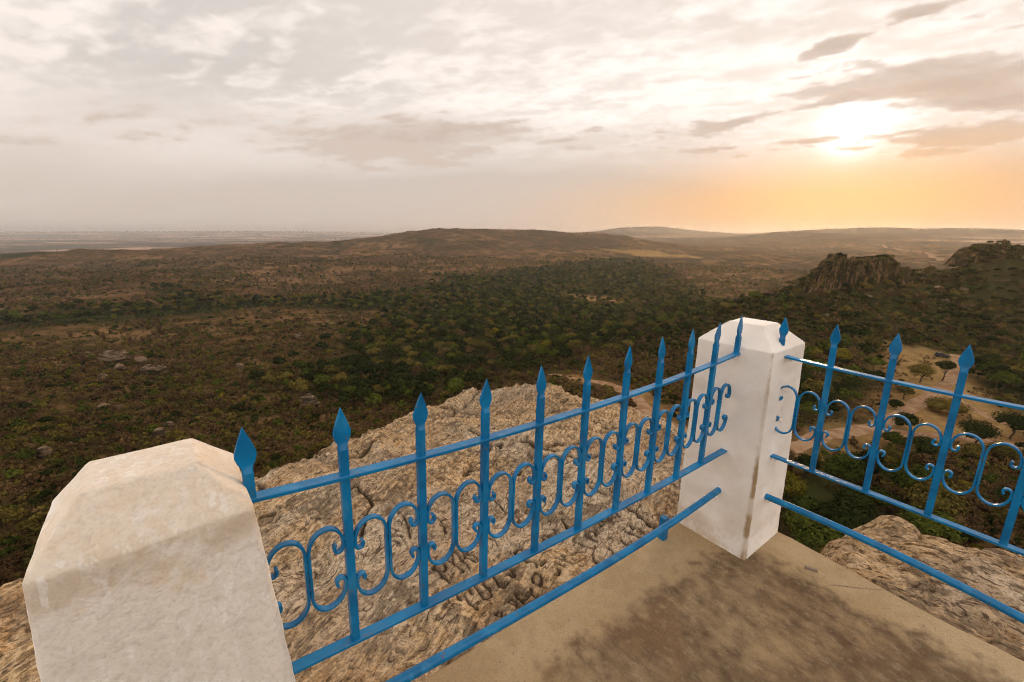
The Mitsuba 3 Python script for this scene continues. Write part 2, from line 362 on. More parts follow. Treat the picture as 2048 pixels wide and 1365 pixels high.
# ------------------------------------------------------------------ the setting: terrain
CTRL = np.array([[-5.0,0.0,-6.5],[-10.0,0.0,-12.0],[-20.0,0.0,-24.0],[-34.0,0.0,-34.0],[-4.3,2.5,-6.5],[-8.7,5.0,-12.0],[-17.3,10.0,-24.0],[-29.4,17.0,-34.0],[-2.5,4.3,-6.5],[-5.0,8.7,-12.0],[-10.0,17.3,-24.0],[-17.0,29.4,-34.0],[0.0,5.0,-6.5],[0.0,10.0,-12.0],[0.0,20.0,-24.0],[0.0,34.0,-34.0],[2.5,4.3,-6.5],[5.0,8.7,-12.0],[10.0,17.3,-24.0],[17.0,29.4,-34.0],[4.3,2.5,-6.5],[8.7,5.0,-12.0],[17.3,10.0,-24.0],[29.4,17.0,-34.0],[5.0,0.0,-6.5],[10.0,0.0,-12.0],[20.0,0.0,-24.0],[34.0,0.0,-34.0],[0.0,-6.0,-2.6],[0.0,-15.0,-4.0],[-15.0,-15.0,-8.0],[15.0,-15.0,-8.0],[0.0,-60.0,-12.0],[-60.0,-40.0,-30.0],[60.0,-40.0,-30.0],[0.0,-400,-40.0],[-400,-300.0,-60.0],[400,-300.0,-60.0],[0.0,-3000,-90.0],[-3000,-2000,-110.0],[3000,-2000,-90.0],[-56.4,40.0,-39.4],[-89.8,68.0,-45.7],[-117.8,92.0,-48.8],[-202.7,165.0,-57.1],[-312.2,260.0,-64.2],[-516,440,-67.1],[-743,640,-68.3],[-1013,880,-64.4],[-1375,1200,-63.9],[-140.9,150.0,-59.5],[-184.6,200.0,-64.1],[-233.4,275.0,-67.9],[-325.5,390.0,-68.5],[-492,600,-64.1],[-730,900,-55.9],[-981,1250,-48.8],[-65.5,100.0,-53.0],[-95.4,150.0,-59.5],[-151.5,255.0,-69.2],[-218.7,360.0,-71.7],[-322.6,540,-69.9],[-500,850,-62.2],[-874,1500,-42.2],[-62.9,160.0,-63.5],[-97.4,255.0,-69.2],[-170.5,430,-75.5],[-253.5,690,-73.7],[-381.5,1050,-65.2],[-629,1750,-35.9],[-1023,1050,-42.1],[-1094,1150,-41.1],[-41.8,200.0,-69.2],[-59.2,290.0,-71.6],[-92.3,470,-74.9],[-134.2,680,-72.6],[-195.1,1000,-62.1],[-5.0,175.0,-60.5],[-9.8,350.0,-73.8],[-16.4,600,-77.7],[-23.8,880,-74.2],[-36.1,1350,-54.1],[22.7,150.0,-53.8],[51.3,350.0,-73.8],[87.6,610,-79.0],[138.9,980,-71.7],[196.8,1400,-56.1],[31.5,100.0,-45.6],[56.0,170.0,-54.5],[112.3,350.0,-73.8],[179.9,570,-80.3],[325.9,1050,-76.8],[493,1600,-72.9],[710,2500,-48.6],[865,2350,-73.7],[90.9,205.0,-55.6],[103.2,235.0,-54.6],[273.5,560,-85.4],[432,900,-80.9],[927,2100,-84.2],[1320,3000,-81.1],[46.1,62.0,-41.7],[60.5,84.0,-44.5],[66.1,66.0,-44.4],[81.9,62.0,-41.7],[81.7,90.0,-47.7],[95.6,100.0,-46.3],[110.5,96.0,-48.3],[122.2,96.0,-48.3],[158.2,128.0,-47.5],[134.3,127.0,-47.1],[122.4,135.0,-46.7],[169.2,165.0,-47.8],[190.7,165.0,-47.8],[135.4,165.0,-44.7],[97.6,130.0,-44.9],[76.6,105.0,-45.8],[215.9,200.0,-44.6],[176.4,195.0,-43.5],[135.8,185.0,-45.7],[135.8,228.0,-41.4],[158.0,240.0,-33.8],[171.7,220.0,-39.9],[182.4,236.0,-33.3],[219.7,232.0,-35.4],[258.1,230.0,-37.7],[272.3,232.0,-35.4],[175.4,252.0,-23.5],[193.6,254.0,-21.4],[218.4,256.0,-22.2],[239.9,256.0,-27.9],[258.8,262.0,-22.1],[283.9,270.0,-12.9],[303.7,275.0,-15.6],[322.9,280.0,-22.0],[368.2,290.0,-24.4],[365.7,250.0,-38.1],[171.3,262.0,-29.5],[175.0,330.0,-60.0],[215.0,330.0,-52.0],[320.0,330.0,-50.0],[260.0,400,-66.0],[360.0,420,-66.0],[180.0,420,-73.0],[480,330.0,-55.0],[410,760,-81.1],[808,1150,-77.7],[916,1050,-76.8],[1063,1080,-79.0],[1312,1150,-77.7],[1432,1900,-76.2],[1469,1500,-76.6],[2055,1800,-72.2],[1521,2600,-75.9],[1688,3200,-44.9],[1956,3300,-17.9],[2632,3800,-28.8],[3734,4600,19.4],[3283,4400,4.5],[4197,4600,-5.2],[5102,5500,23.2],[5882,5200,-5.9],[3081,3000,-55.1],[2325,2700,-55.4],[5204,4000,-30.3],[2140,1500,-76.6],[-300.0,2500,-100.0],[300.0,2700,-90.0],[-900,2300,-110.0],[-1500,2200,-120.0],[-2200,2000,-120.0],[-2600,1300,-120.0],[-1900,900,-80.0],[500,3600,-95.0],[1200,3700,-85.0],[-3000,4000,-122.0],[-1000,4500,-115.0],[0.0,5000,-100.0],[2400,6500,-90.0],[4200,7500,-100.0],[6000,4500,-60.0],[6000,2000,-80.0],[-5000,5000,-120.0],[2007,6600,56.1],[1594,6400,40.7],[2520,6800,28.7],[1101,6000,-26.1],[2695,6000,-45.4],[2744,9000,-10.1],[3498,8000,-0.4],[0.0,8000,-105.0],[3000,9500,-90.0],[6000,9000,-80.0],[-13843,13000,-14.7],[-12284,13500,-0.7],[-10002,12500,-40.9],[-9505,15000,15.2],[-8967,15500,15.7],[-6694,15000,-16.9],[-5014,14000,-60.8],[-12000,8000,-118.0],[-7000,9000,-118.0],[-3000,9500,-115.0],[0.0,-26000,-110.0],[-13000,-22517,-110.0],[-22517,-13000,-110.0],[-26000,0.0,-110.0],[-22517,13000,-110.0],[-13000,22517,-110.0],[0.0,26000,-110.0],[13000,22517,-110.0],[22517,13000,-110.0],[26000,0.0,-110.0],[22517,-13000,-110.0],[13000,-22517,-110.0],[-500,2020,-10.9],[-624,2520,-75.0],[-489,2013,-5.9],[-478,2006,-0.8],[-598,2506,-75.0],[-468,2000,4.2],[-429,1983,5.2],[-537,2483,-75.0],[-390.6,1966,6.2],[-489,2466,-75.0],[-352.8,1950,7.2],[-443,2450,-75.0],[-300.1,1933,7.1],[-377.7,2433,-75.0],[-248.1,1916,7.1],[-312.8,2416,-75.0],[-197.1,1900,7.0],[-249.0,2400,-75.0],[-145.5,1866,7.9],[-184.5,2366,-75.0],[-95.7,1833,8.7],[-121.8,2333,-75.0],[-47.6,1800,9.5],[-60.8,2300,-75.0],[5.3,1816,8.3],[6.8,2316,-75.0],[59.3,1833,7.1],[75.5,2333,-75.0],[114.3,1850,5.8],[145.2,2350,-75.0],[151.1,1883,2.6],[191.2,2383,-75.0],[189.1,1916,-0.8],[238.4,2416,-75.0],[228.4,1950,-4.3],[287.0,2450,-75.0],[285.9,2000,-8.0],[357.4,2500,-75.0],[346.1,2050,-11.8],[430,2550,-75.0],[408,2100,-15.9],[506,2600,-75.0],[478,2166,-22.6],[588,2666,-75.0],[551,2233,-29.7],[674,2733,-75.0],[627,2300,-37.2],[763,2800,-75.0],[688,2333,-47.9],[836,2833,-75.0],[752,2366,-58.8],[911,2866,-75.0],[-1246,1175,-58.1],[-1122,1150,-52.4],[-1089,1185,-50.8],[-1053,1220,-48.9],[-1001,1285,-47.3],[-938,1350,-45.3],[-910,1425,-43.2],[-816,1550,-41.0],[-754,1600,-41.5],[-695,1675,-38.9],[-572,1850,-29.0],[1137,6200,-20.3],[1412,7700,-60.0],[1328,6300,6.4],[1644,7800,-60.0],[1524,6400,33.9],[1881,7900,-60.0],[1762,6500,48.3],[2169,8000,-60.0],[2463,8100,-60.0],[2205,6650,56.5],[2703,8150,-60.0],[2407,6700,49.8],[2946,8200,-60.0],[2576,6750,24.9],[3149,8250,-60.0],[2748,6800,-0.4],[3354,8300,-60.0],[2816,6600,-25.1],[3456,8100,-60.0],[1364,3100,-77.0],[1628,3700,-60.0],[1472,3150,-64.6],[1752,3750,-60.0],[1582,3200,-51.8],[1879,3800,-60.0],[1695,3250,-40.3],[2008,3850,-60.0],[1811,3300,-28.5],[2140,3900,-60.0],[1912,3350,-21.8],[2254,3950,-60.0],[2014,3400,-14.8],[2370,4000,-60.0],[2183,3550,-21.1],[2552,4150,-60.0],[2358,3700,-28.0],[2740,4300,-60.0],[2528,3800,-36.9],[2927,4400,-60.0],[2725,4600,-15.1],[3258,5500,-60.0],[2926,4600,-2.7],[3499,5500,-60.0],[3127,4600,9.6],[3739,5500,-60.0],[3181,4625,17.1],[3800,5525,-60.0],[3236,4650,24.6],[3862,5550,-60.0],[3283,4625,17.1],[3922,5525,-60.0],[3330,4600,9.6],[3982,5500,-60.0],[3482,4600,14.5],[4163,5500,-60.0],[3633,4600,19.4],[4344,5500,-60.0],[3708,4625,24.5],[4429,5525,-60.0],[3783,4650,29.6],[4516,5550,-60.0],[3905,4675,14.8],[4656,5575,-60.0],[4457,5200,-5.9],[5229,6100,-60.0],[4659,5300,-3.1],[5451,6200,-60.0],[4866,5400,-0.3],[5677,6300,-60.0],[4980,5450,11.4],[5803,6350,-60.0],[5930,6400,-60.0],[5178,5500,11.5],[6025,6400,-60.0],[5260,5500,-0.3],[6120,6400,-60.0],[5394,5450,-6.1],[6285,6350,-60.0],[5525,5400,-11.9],[6446,6300,-60.0],[5590,5350,-3.2],[6530,6250,-60.0],[5652,5300,5.4],[6612,6200,-60.0],[5768,5250,-0.3],[6757,6150,-60.0],[6900,6100,-60.0],[6175,5200,-5.9],[7243,6100,-60.0],[177.8,270.0,-45.0],[164.0,245.0,-29.2],[184.1,275.0,-45.0],[170.0,250.0,-24.4],[190.4,280.0,-45.0],[172.6,251.0,-23.7],[193.2,281.0,-45.0],[196.2,282.0,-45.0],[184.4,253.0,-22.2],[206.3,283.0,-45.0],[216.5,284.0,-45.0],[205.9,255.0,-21.8],[230.1,285.0,-45.0],[244.0,286.0,-45.0],[225.9,256.0,-23.9],[252.4,286.0,-45.0],[233.6,256.0,-25.6],[261.0,286.0,-45.0],[236.7,256.0,-26.8],[264.4,286.0,-45.0],[268.0,286.0,-45.0],[244.9,257.0,-26.6],[273.5,287.0,-45.0],[249.8,258.0,-25.2],[278.8,288.0,-45.0],[287.5,291.0,-45.0],[266.0,264.0,-19.3],[296.2,294.0,-45.0],[271.0,266.0,-16.5],[301.6,296.0,-45.0],[276.1,268.0,-13.7],[307.0,298.0,-45.0],[279.9,269.0,-12.8],[311.1,299.0,-45.0],[315.2,300.0,-45.0],[290.5,272.0,-12.7],[322.5,302.0,-45.0],[297.4,274.0,-13.4],[330.0,304.0,-45.0],[335.1,305.0,-45.0],[306.7,276.0,-17.1],[340.0,306.0,-45.0],[314.7,278.0,-19.4],[348.7,308.0,-45.0],[357.4,310.0,-45.0],[335.8,282.5,-22.9],[371.5,312.5,-45.0]], float)
CTRL[(CTRL[:, 1] > 2800) & (CTRL[:, 0] > 300) & (CTRL[:, 2] > -35), 2] += 13


def tl(x, y):
    return np.stack([np.arctan2(x, y) * 1.3, np.log(np.hypot(x, y))], -1)


RBF = RBFInterpolator(tl(CTRL[:, 0], CTRL[:, 1]), CTRL[:, 2], kernel='linear', smoothing=1e-4)
R0, R1, NR = 4.5, 30000.0, 560
LR = np.linspace(math.log(R0), math.log(R1), NR)
TH = np.radians(np.concatenate([np.linspace(-180, -62, 50, endpoint=False), np.linspace(-62, 62, 700, endpoint=False), np.linspace(62, 180, 51)]))
TH2, LR2 = np.meshgrid(TH, LR, indexing='ij')
GX, GY = np.exp(LR2) * np.sin(TH2), np.exp(LR2) * np.cos(TH2)
coarse_t, coarse_l = np.linspace(-math.pi, math.pi, 1000), np.linspace(LR[0], LR[-1], 420)
ct, cl = np.meshgrid(coarse_t, coarse_l, indexing='ij')
ch = RBF(np.stack([ct.ravel() * 1.3, cl.ravel()], -1)).reshape(ct.shape)
ch = gaussian_filter(ch, 1.3, mode=['wrap', 'nearest'])


def base_height(x, y):
    t, l = np.arctan2(x, y), np.log(np.maximum(np.hypot(x, y), R0))
    return map_coordinates(ch, [(t + math.pi) / (2 * math.pi) * 999, (l - LR[0]) / (LR[-1] - LR[0]) * 419], order=1, mode='nearest')


def relief(x, y):
    r = np.hypot(x, y)
    P = np.stack([x, y, 0 * x], -1)
    a = fb(P / 260, 4, 3) * 16 * sstep(250, 700, r) + fb(P / 60, 4, 7) * 5.0 * sstep(40, 150, r) + fb(P / 12, 3, 9) * 1.6 * sstep(15, 50, r)
    ridged = (np.abs(fb(P * [1 / 300, 1 / 190, 0] + 7, 4, 13)) - 0.08) * -48 * sstep(500, 900, r) * sstep(5200, 2600, r)
    far = fb(P / 1900, 3, 15) * 34 * sstep(2500, 4500, r) * sstep(16000, 9000, r) + fb(P / 500, 3, 17) * 12 * sstep(1500, 3000, r) * sstep(7000, 4500, r)
    on_hill = np.exp(-(((x - 195) / 110) ** 2 + ((y - 235) / 60) ** 2))
    a = a + on_hill * (fb(P / [26, 40, 1] + 3, 4, 19) * 13 + fb(P / 7, 3, 23) * 2.2)
    flat = np.exp(-(((x - 112) / 34) ** 2 + ((y - 108) / 38) ** 2))
    return (a * (1 - 0.8 * flat) + ridged + far)


GZ = base_height(GX, GY) + relief(GX, GY)


def height(x, y):
    if np.ndim(x) == 0:
        return height(np.array([x]), np.array([y]))[0]
    x, y = np.asarray(x, float), np.asarray(y, float)
    t, l = np.arctan2(x, y), np.log(np.maximum(np.hypot(x, y), R0))
    return map_coordinates(GZ, [np.interp(t, TH, np.arange(len(TH))), (l - LR[0]) / (LR[-1] - LR[0]) * (NR - 1)], order=1, mode='nearest')


def poly(pts):
    return Polygon(pts).buffer(0)


def inside(pg, x, y, soft):
    """1 inside the outline, 0 outside, soft over about that many metres; the edge is broken up by noise."""
    d = shapely.distance(shapely.points(x.ravel(), y.ravel()), pg.exterior).reshape(x.shape)
    d = np.where(shapely.contains_xy(pg, x, y), d, -d)
    P = np.stack([x, y, 0 * x], -1)
    return sstep(-soft, soft, d + fb(P / (soft * 1.6), 4, 41) * soft * 2.2)


WOOD = [(poly([(-90.3,160.7),(-105.4,208.5),(-97.1,271.7),(-96.8,373),(-98.0,558),(-109.4,781),(-22.6,834),(83.9,982),(212.7,1076),(320,1250),(300,900),(255,600),(150.0,244.1),(118.0,270.3),(63.9,240.4),(17.7,195.1),(-16.4,184.4),(-43.0,158.3),(-68.5,150.4)]), 28), (poly([(-412,498),(-407,522),(-302,443),(-302,421)]), 12), (poly([(-396,333),(-386,362),(-344,413),(-318,459),(-243.6,478),(-195.3,527),(-110.8,558),(-86.6,459),(-160.6,430),(-251.8,434),(-275.5,402),(-304,363),(-338,315),(-350,293.3)]), 14), (poly([(28, 34), (38, 34), (56, 46), (62, 62), (58, 76), (46, 70), (38, 58)]), 5), (poly([(116.0,169.1),(146.5,175.3),(129.4,146.6),(99.4,116.0),(77.2,100.0),(66.6,96.0),(83.2,123.9)]), 5), (poly([(161.4,145.9),(188.5,152.7),(141.8,109.7),(136.5,109.7),(144.1,123.9)]), 4), (poly([(-1310, 1100), (-1256, 1120), (-1171, 1150), (-1098, 1150), (-1064, 1050), (-1170, 1020)]), 12)]
CLEARING = poly([(146.5,175.3),(168.7,178.0),(174.7,170.9),(174.5,162.4),(150.0,137.2),(142.4,120.2),(133.6,103.7),(114.0,85.0),(103.7,85.4),(93.9,85.4),(86.3,87.6),(82.7,89.9),(76.1,91.7),(68.0,88.5),(56.4,79.1),(57.2,83.7),(74.1,95.6),(85.5,99.5),(99.9,109.7),(114.0,121.4),(134.6,149.7),(138.0,163.2)])
BARE = [(poly([(283.5,1403),(371,1347),(528,1286),(585,1389),(494,1602),(341,1484)]), 30), (poly([(58.7,599),(84.4,587),(126.9,566),(137.5,519),(117.9,498),(79.5,552)]), 14), (poly([(22.0,173.5),(28.7,170.0),(30.8,149.7),(24.9,152.0)]), 4), (poly([(35.1,131.1),(40.6,125.8),(37.3,106.4),(35.8,94.6),(32.3,98.5)]), 5), (CLEARING, 8)]


def masks(x, y):
    w = np.max([inside(p, x, y, s) for p, s in WOOD], 0)
    b = np.max([inside(p, x, y, s) * (0.8 if p is CLEARING else 0.9) for p, s in BARE], 0)
    hill = np.exp(-(((x - 190) / 130) ** 2 + ((y - 245) / 85) ** 2))
    return np.maximum(w, 0.8 * sstep(0.15, 0.5, hill)) * (1 - b), b


near = np.exp(LR2) < 2600
MW, MB = np.zeros_like(GX), np.zeros_like(GX)
MW[near], MB[near] = masks(GX[near], GY[near])
put('terrain', (np.stack([GX, GY, GZ], -1).reshape(-1, 3), grid_faces(len(TH), NR)[:, ::-1]), 'ground', True, uv=np.stack([MW, MB], -1).reshape(-1, 2))
tag('terrain', kind='structure')


def road(name, pts, width, lift=0.16):
    p = np.array(pts, float)
    t = np.r_[0, np.cumsum(np.hypot(*np.diff(p, axis=0).T))]
    step = max(1.2, width / 4)
    tt = np.linspace(0, t[-1], int(t[-1] / step) + 2)
    q = np.stack([np.interp(tt, t, p[:, k]) for k in (0, 1)], -1)
    for _ in range(6):
        q[1:-1] = (q[:-2] + 2 * q[1:-1] + q[2:]) / 4
    tan = np.gradient(q, axis=0)
    tan /= np.linalg.norm(tan, axis=1, keepdims=True)
    nrm = np.stack([-tan[:, 1], tan[:, 0]], -1)
    k = 7
    w = np.linspace(-0.5, 0.5, k)
    wob = np.stack([fb(np.stack([tt / (width * 1.2), 0 * tt + 3 * s, 0 * tt], -1), 3, 51) for s in (0, 1)], -1) * 0.9
    wid = width * (1 + np.where(w[None] < 0, wob[:, :1], wob[:, 1:]) * 1.0)
    P = q[:, None] + nrm[:, None] * (w[None, :, None] * wid[..., None])
    z = height(P[..., 0], P[..., 1]) + lift - 0.22 * (np.abs(w)[None] > 0.45)
    key = put(name, (np.concatenate([P, z[..., None]], -1).reshape(-1, 3), grid_faces(len(q), k)), 'dirt', True)
    tag(key, kind='structure')


ROAD_A = [(176.5,167.4),(159.2,151.2),(142.1,135.2),(132.9,127.8),(117.5,117.8),(105.9,109.7),(97.2,104.2),(87.0,98.0),(80.8,96.5),(71.7,92.2),(61.4,85.4),(55.9,82.4),(49.6,83.3),(43.4,88.1),(38.0,97.5),(35.0,103.2),(36.0,120.2),(35.1,134.5),(31.7,149.7),(24.8,164.0),(16.3,178.9)]
ROAD_B = [(131.3,126.5),(127.5,116.0),(126.4,108.0),(127.3,100.6),(127.3,93.2)]
ROAD_C = [(86.6,97.5),(91.3,95.6),(96.4,94.6),(107.2,95.6),(113.8,94.6),(118.8,89.9)]
road('dirt_road', ROAD_A, 4.2)
road('dirt_road', ROAD_B, 3.0, 0.20)
road('dirt_road', ROAD_C, 3.6, 0.24)
road('dirt_road', [(1877, 2324), (1456, 1578), (1267, 1333), (1105, 1132)], 16, 2.0)
road('dirt_road', [(1335, 1420), (1440, 1400), (1560, 1370), (1680, 1330)], 14, 2.0)

# ------------------------------------------------------------------ terrace and rocks
rng = np.random.default_rng(5)


def terrace():
    s1 = np.arange(0.385, -6.0, -0.04)
    e2 = np.arange(0.415, -3.6, -0.04)
    edge1 = [(s, 0.415 + 0.016 * (meshkit.fbm([s * 3.1, 1, 0], 4, 2) - 0.5) - 0.004 * abs(s)) for s in s1]
    edge2 = [(0.385 - 0.04 * float(sstep(0, -1.0, e)) + 0.03 * (meshkit.fbm([e * 3.3, 5, 0], 4, 3) - 0.5), e) for e in e2[1:]]
    ring = [xy(*p) for p in edge1[::-1] + edge2] + [xy(-6.0, -3.6)]
    pg = Polygon(ring).buffer(0)
    parts = []
    for inset, z in ((0.0, FLOOR - 0.010), (0.010, FLOOR)):
        parts.append((pg.buffer(-inset), z))
    top = trimesh.creation.extrude_polygon(parts[1][0], 0.012, engine='earcut')
    top.apply_translation((0, 0, FLOOR - 0.012))
    slab = trimesh.creation.extrude_polygon(pg, 0.5, engine='earcut')
    slab.apply_translation((0, 0, FLOOR - 0.506))
    put('concrete_terrace', trimesh.util.concatenate([top, slab]), 'concrete')
    tag('concrete_terrace', kind='structure')


terrace()


def rock(name, outline, s_rng, e_rng, ns, ne, epow, zfun, strokes, label, mat='rock', ca=0.9, sa=0.44):
    s = np.linspace(*s_rng, ns)
    e = e_rng[0] + (e_rng[1] - e_rng[0]) * np.linspace(0, 1, ne) ** epow
    S, Ee = np.meshgrid(s, e, indexing='ij')
    X, Y = xy(S, Ee)
    pg = Polygon(outline).buffer(0)
    P = np.stack([X, Y, 0 * X], -1)
    cs, ce = np.meshgrid(np.linspace(*s_rng, 220), np.linspace(*e_rng, 220), indexing='ij')

    d = shapely.distance(shapely.points(cs.ravel(), ce.ravel()), pg.exterior).reshape(cs.shape)
    d = np.where(shapely.contains_xy(pg, cs, ce), d, -d)
    D = map_coordinates(d, [(S - s_rng[0]) / (s_rng[1] - s_rng[0]) * 219, (Ee - e_rng[0]) / (e_rng[1] - e_rng[0]) * 219], order=1)
    D = D + fb(P * 2.2, 4, 61) * 0.30
    a, b = S * ca + Ee * sa, -S * sa + Ee * ca
    grain = np.stack([a * 2.2, b * 7.5, 0 * a], -1) + fb(P * 2.0, 3, 63)[..., None] * [0.8, 0.8, 0]
    z = zfun(S, Ee)
    away = sstep(0.02, 0.6, D)
    ledge = fb(P * 1.5 + fb(P * 3, 3, 68)[..., None] * 0.5, 4, 69) * 7
    z = z + (np.floor(ledge) + sstep(0.35, 0.65, ledge - np.floor(ledge))) * 0.045 * sstep(0.9, 2.2, Ee if s_rng[0] < -2 else D + 1.4)
    z = z + fb(P * 2.0 + 11, 4, 70) * 0.22 * (sstep(1.3, 2.6, Ee) if s_rng[0] < -2 else 0.4)
    z = z + fb(P * 1.1, 4, 62) * 0.16 * sstep(0.0, 1.2, Ee if s_rng[0] < -2 else D + 0.4) + (0.05 - np.abs(fb(P * 2.6 + 4, 4, 64))) * 0.17 + fb(grain, 4, 65) * 0.11
    calm = 0.42 + 0.58 * sstep(1.2, 2.2, Ee) if s_rng[0] < -2 else 1.0
    z = z + (fb(np.stack([a * 9, b * 30, 0 * a], -1), 3, 66) * 0.034 + fb(P * 40, 3, 67) * 0.017) * calm
    z = z - 0.20 * np.exp(-np.maximum(D, 0) / 0.16) - np.where(D < 0, np.minimum(-D * 3.2, 5.5), 0)
    uv = np.zeros(S.shape + (2,))
    for pts, width, depth in strokes:
        pts = np.array(pts)
        tree = cKDTree(np.concatenate([np.linspace(p, q, 24) for p, q in zip(pts[:-1], pts[1:])]))
        lo, hi = pts.min(0) - 0.08, pts.max(0) + 0.08
        m = (S > lo[0]) & (S < hi[0]) & (Ee > lo[1]) & (Ee < hi[1])
        q = np.stack([S[m], Ee[m]], -1)
        q = q + np.stack([fb(np.c_[q * 30, 0 * q[:, :1]], 2, 71), fb(np.c_[q * 30, 0 * q[:, :1] + 5], 2, 72)], -1) * width * 0.9
        g = np.exp(-(tree.query(q)[0] / width) ** 2)
        z[m] -= g * depth
        uv[m, 0] = np.maximum(uv[m, 0], np.clip(g * 1.2 - 0.1, 0, 1))
    key = put(name, (np.stack([X, Y, z], -1).reshape(-1, 3), grid_faces(ns, ne)), mat, True, uv=uv.reshape(-1, 2))
    tag(key, label, 'rock')


def wse(pts):
    q = np.array(pts, float) - C0
    return np.stack([q @ U, q @ V], -1)


LETTERS = [[[-1.251,1.057],[-1.226,0.917]],[[-1.251,1.057],[-1.224,1.066],[-1.201,1.047],[-1.193,1.011],[-1.203,0.989],[-1.216,0.987]],[[-1.187,1.066],[-1.163,1.026],[-1.139,0.987],[-1.127,0.934]],[[-1.123,1.077],[-1.138,1.034],[-1.144,1.008]],[[-1.102,1.089],[-1.09,0.934]],[[-1.102,1.089],[-1.08,1.093],[-1.06,1.081],[-1.053,1.049],[-1.064,1.022],[-1.091,1.005]],[[-1.069,1.012],[-1.058,0.996],[-1.05,0.965],[-1.035,0.954]],[[-1.04,1.086],[-1.032,1.032],[-1.026,0.984],[-1.014,0.96]],[[-1.117,0.835],[-1.117,0.788],[-1.123,0.74],[-1.115,0.722],[-1.089,0.719],[-1.077,0.731],[-1.072,0.763],[-1.071,0.822]],[[-1.196,0.816],[-1.195,0.758],[-1.188,0.693]],[[-1.229,0.825],[-1.226,0.789]],[[-1.156,0.83],[-1.154,0.799]],[[-1.011,0.818],[-1.011,0.762],[-0.996,0.728],[-0.964,0.736]],[[-0.929,0.823],[-0.903,0.822],[-0.895,0.783],[-0.911,0.756],[-0.928,0.757],[-0.927,0.782]],[[-0.978,0.661],[-0.961,0.644],[-0.953,0.615],[-0.943,0.59],[-0.967,0.581],[-0.985,0.585],[-0.99,0.611],[-0.982,0.655]],[[-0.99,0.611],[-1.001,0.554]],[[-1.068,0.635],[-1.046,0.641],[-1.041,0.603],[-1.036,0.566],[-1.028,0.55]],[[-1.046,0.641],[-1.012,0.648],[-1.016,0.615],[-1.026,0.58]],[[-0.848,0.687],[-0.822,0.697],[-0.809,0.674],[-0.817,0.642],[-0.838,0.622],[-0.854,0.635],[-0.861,0.659],[-0.848,0.687]],[[-0.861,0.659],[-0.836,0.561]],[[-0.904,0.628],[-0.922,0.59],[-0.923,0.557],[-0.901,0.567]],[[-1.129,0.619],[-1.109,0.625],[-1.104,0.61],[-1.12,0.582],[-1.107,0.556]],[[-1.129,0.619],[-1.13,0.59],[-1.111,0.555]],[[-0.799,0.814],[-0.801,0.787],[-0.773,0.751],[-0.788,0.716]],[[-0.765,0.71],[-0.728,0.714]],[[-0.796,0.906],[-0.773,0.917],[-0.752,0.9]],[[-0.666,0.734],[-0.637,0.717],[-0.631,0.684]],[[-0.631,0.684],[-0.624,0.644],[-0.612,0.62],[-0.568,0.612]],[[-0.688,0.682],[-0.67,0.626]],[[-0.717,0.638],[-0.707,0.617],[-0.742,0.595],[-0.749,0.613]],[[-0.422,1.011],[-0.441,0.907]],[[-0.422,1.011],[-0.4,0.946],[-0.373,0.896]],[[-0.546,0.976],[-0.513,0.976],[-0.507,0.945],[-0.523,0.914],[-0.556,0.907]],[[-0.546,0.976],[-0.556,0.907]],[[-0.469,1.497],[-0.448,1.467],[-0.467,1.425]],[[-0.552,1.485],[-0.552,1.394],[-0.562,1.317]],[[-0.615,1.161],[-0.563,1.123]],[[-0.791,0.917],[-0.765,0.919],[-0.754,0.894]],[[-0.858,1.081],[-0.845,1.015]],[[-0.324,1.016],[-0.332,0.945]],[[-0.591,0.738],[-0.593,0.696]],[[-0.613,0.627],[-0.584,0.611],[-0.544,0.62]],[[-0.211,0.811],[-0.221,0.765]],[[-0.193,0.819],[-0.175,0.765],[-0.159,0.729]],[[-0.141,0.8],[-0.142,0.731]],[[-0.109,0.805],[-0.104,0.745]],[[-0.067,0.786],[-0.081,0.742]],[[-0.389,0.795],[-0.401,0.736]],[[-0.329,0.803],[-0.337,0.739],[-0.344,0.683]],[[-0.293,0.795],[-0.302,0.731]],[[-0.407,0.708],[-0.404,0.666]],[[-0.214,0.617],[-0.234,0.546]],[[-0.141,0.644],[-0.111,0.609]],[[-0.072,0.657],[-0.103,0.603]],[[-0.072,0.635],[-0.084,0.551]],[[-0.148,0.604],[-0.15,0.537]],[[-0.484,0.731],[-0.479,0.695],[-0.465,0.664]],[[-0.512,0.748],[-0.513,0.71]],[[-0.348,0.594],[-0.36,0.541]],[[-0.458,0.615],[-0.482,0.575],[-0.472,0.543]],[[-0.471,0.577],[-0.469,0.546]],[[-0.32,1.029],[-0.323,0.942]],[[-0.558,0.673],[-0.551,0.636]],[[-1.19,1.603],[-1.202,1.533],[-1.213,1.471],[-1.228,1.416]],[[-1.208,1.484],[-1.147,1.493]],[[-1.017,1.504],[-1.005,1.431],[-1.016,1.368],[-1.046,1.294]],[[-1.313,1.496],[-1.284,1.481],[-1.265,1.457]],[[-1.323,1.455],[-1.305,1.429],[-1.299,1.397]],[[-1.03,1.522],[-1.019,1.499]]]
CARVED = [(p, 0.0080, 0.020) for p in LETTERS] + [([(0.10, 1.15), (0.082, 0.988), (0.066, 0.818), (0.045, 0.698), (0.017, 0.58), (0.036, 0.44)], 0.018, 0.06)]
rc = np.random.default_rng(44)
for j in range(22):                                                            # weathered joints running over the far part of the ledge
    q = np.array([rc.uniform(-3.2, 1.2), rc.uniform(1.3, 4.0)])
    a_ = rc.choice([0.5, 2.1]) + rc.normal(0, 0.3)
    line = [q]
    for k in range(rc.integers(5, 11)):
        a_ += rc.normal(0, 0.35)
        q = q + np.array([math.cos(a_), math.sin(a_)]) * rc.uniform(0.07, 0.16)
        line.append(q)
    CARVED.append((line, rc.uniform(0.012, 0.030), rc.uniform(0.04, 0.10)))
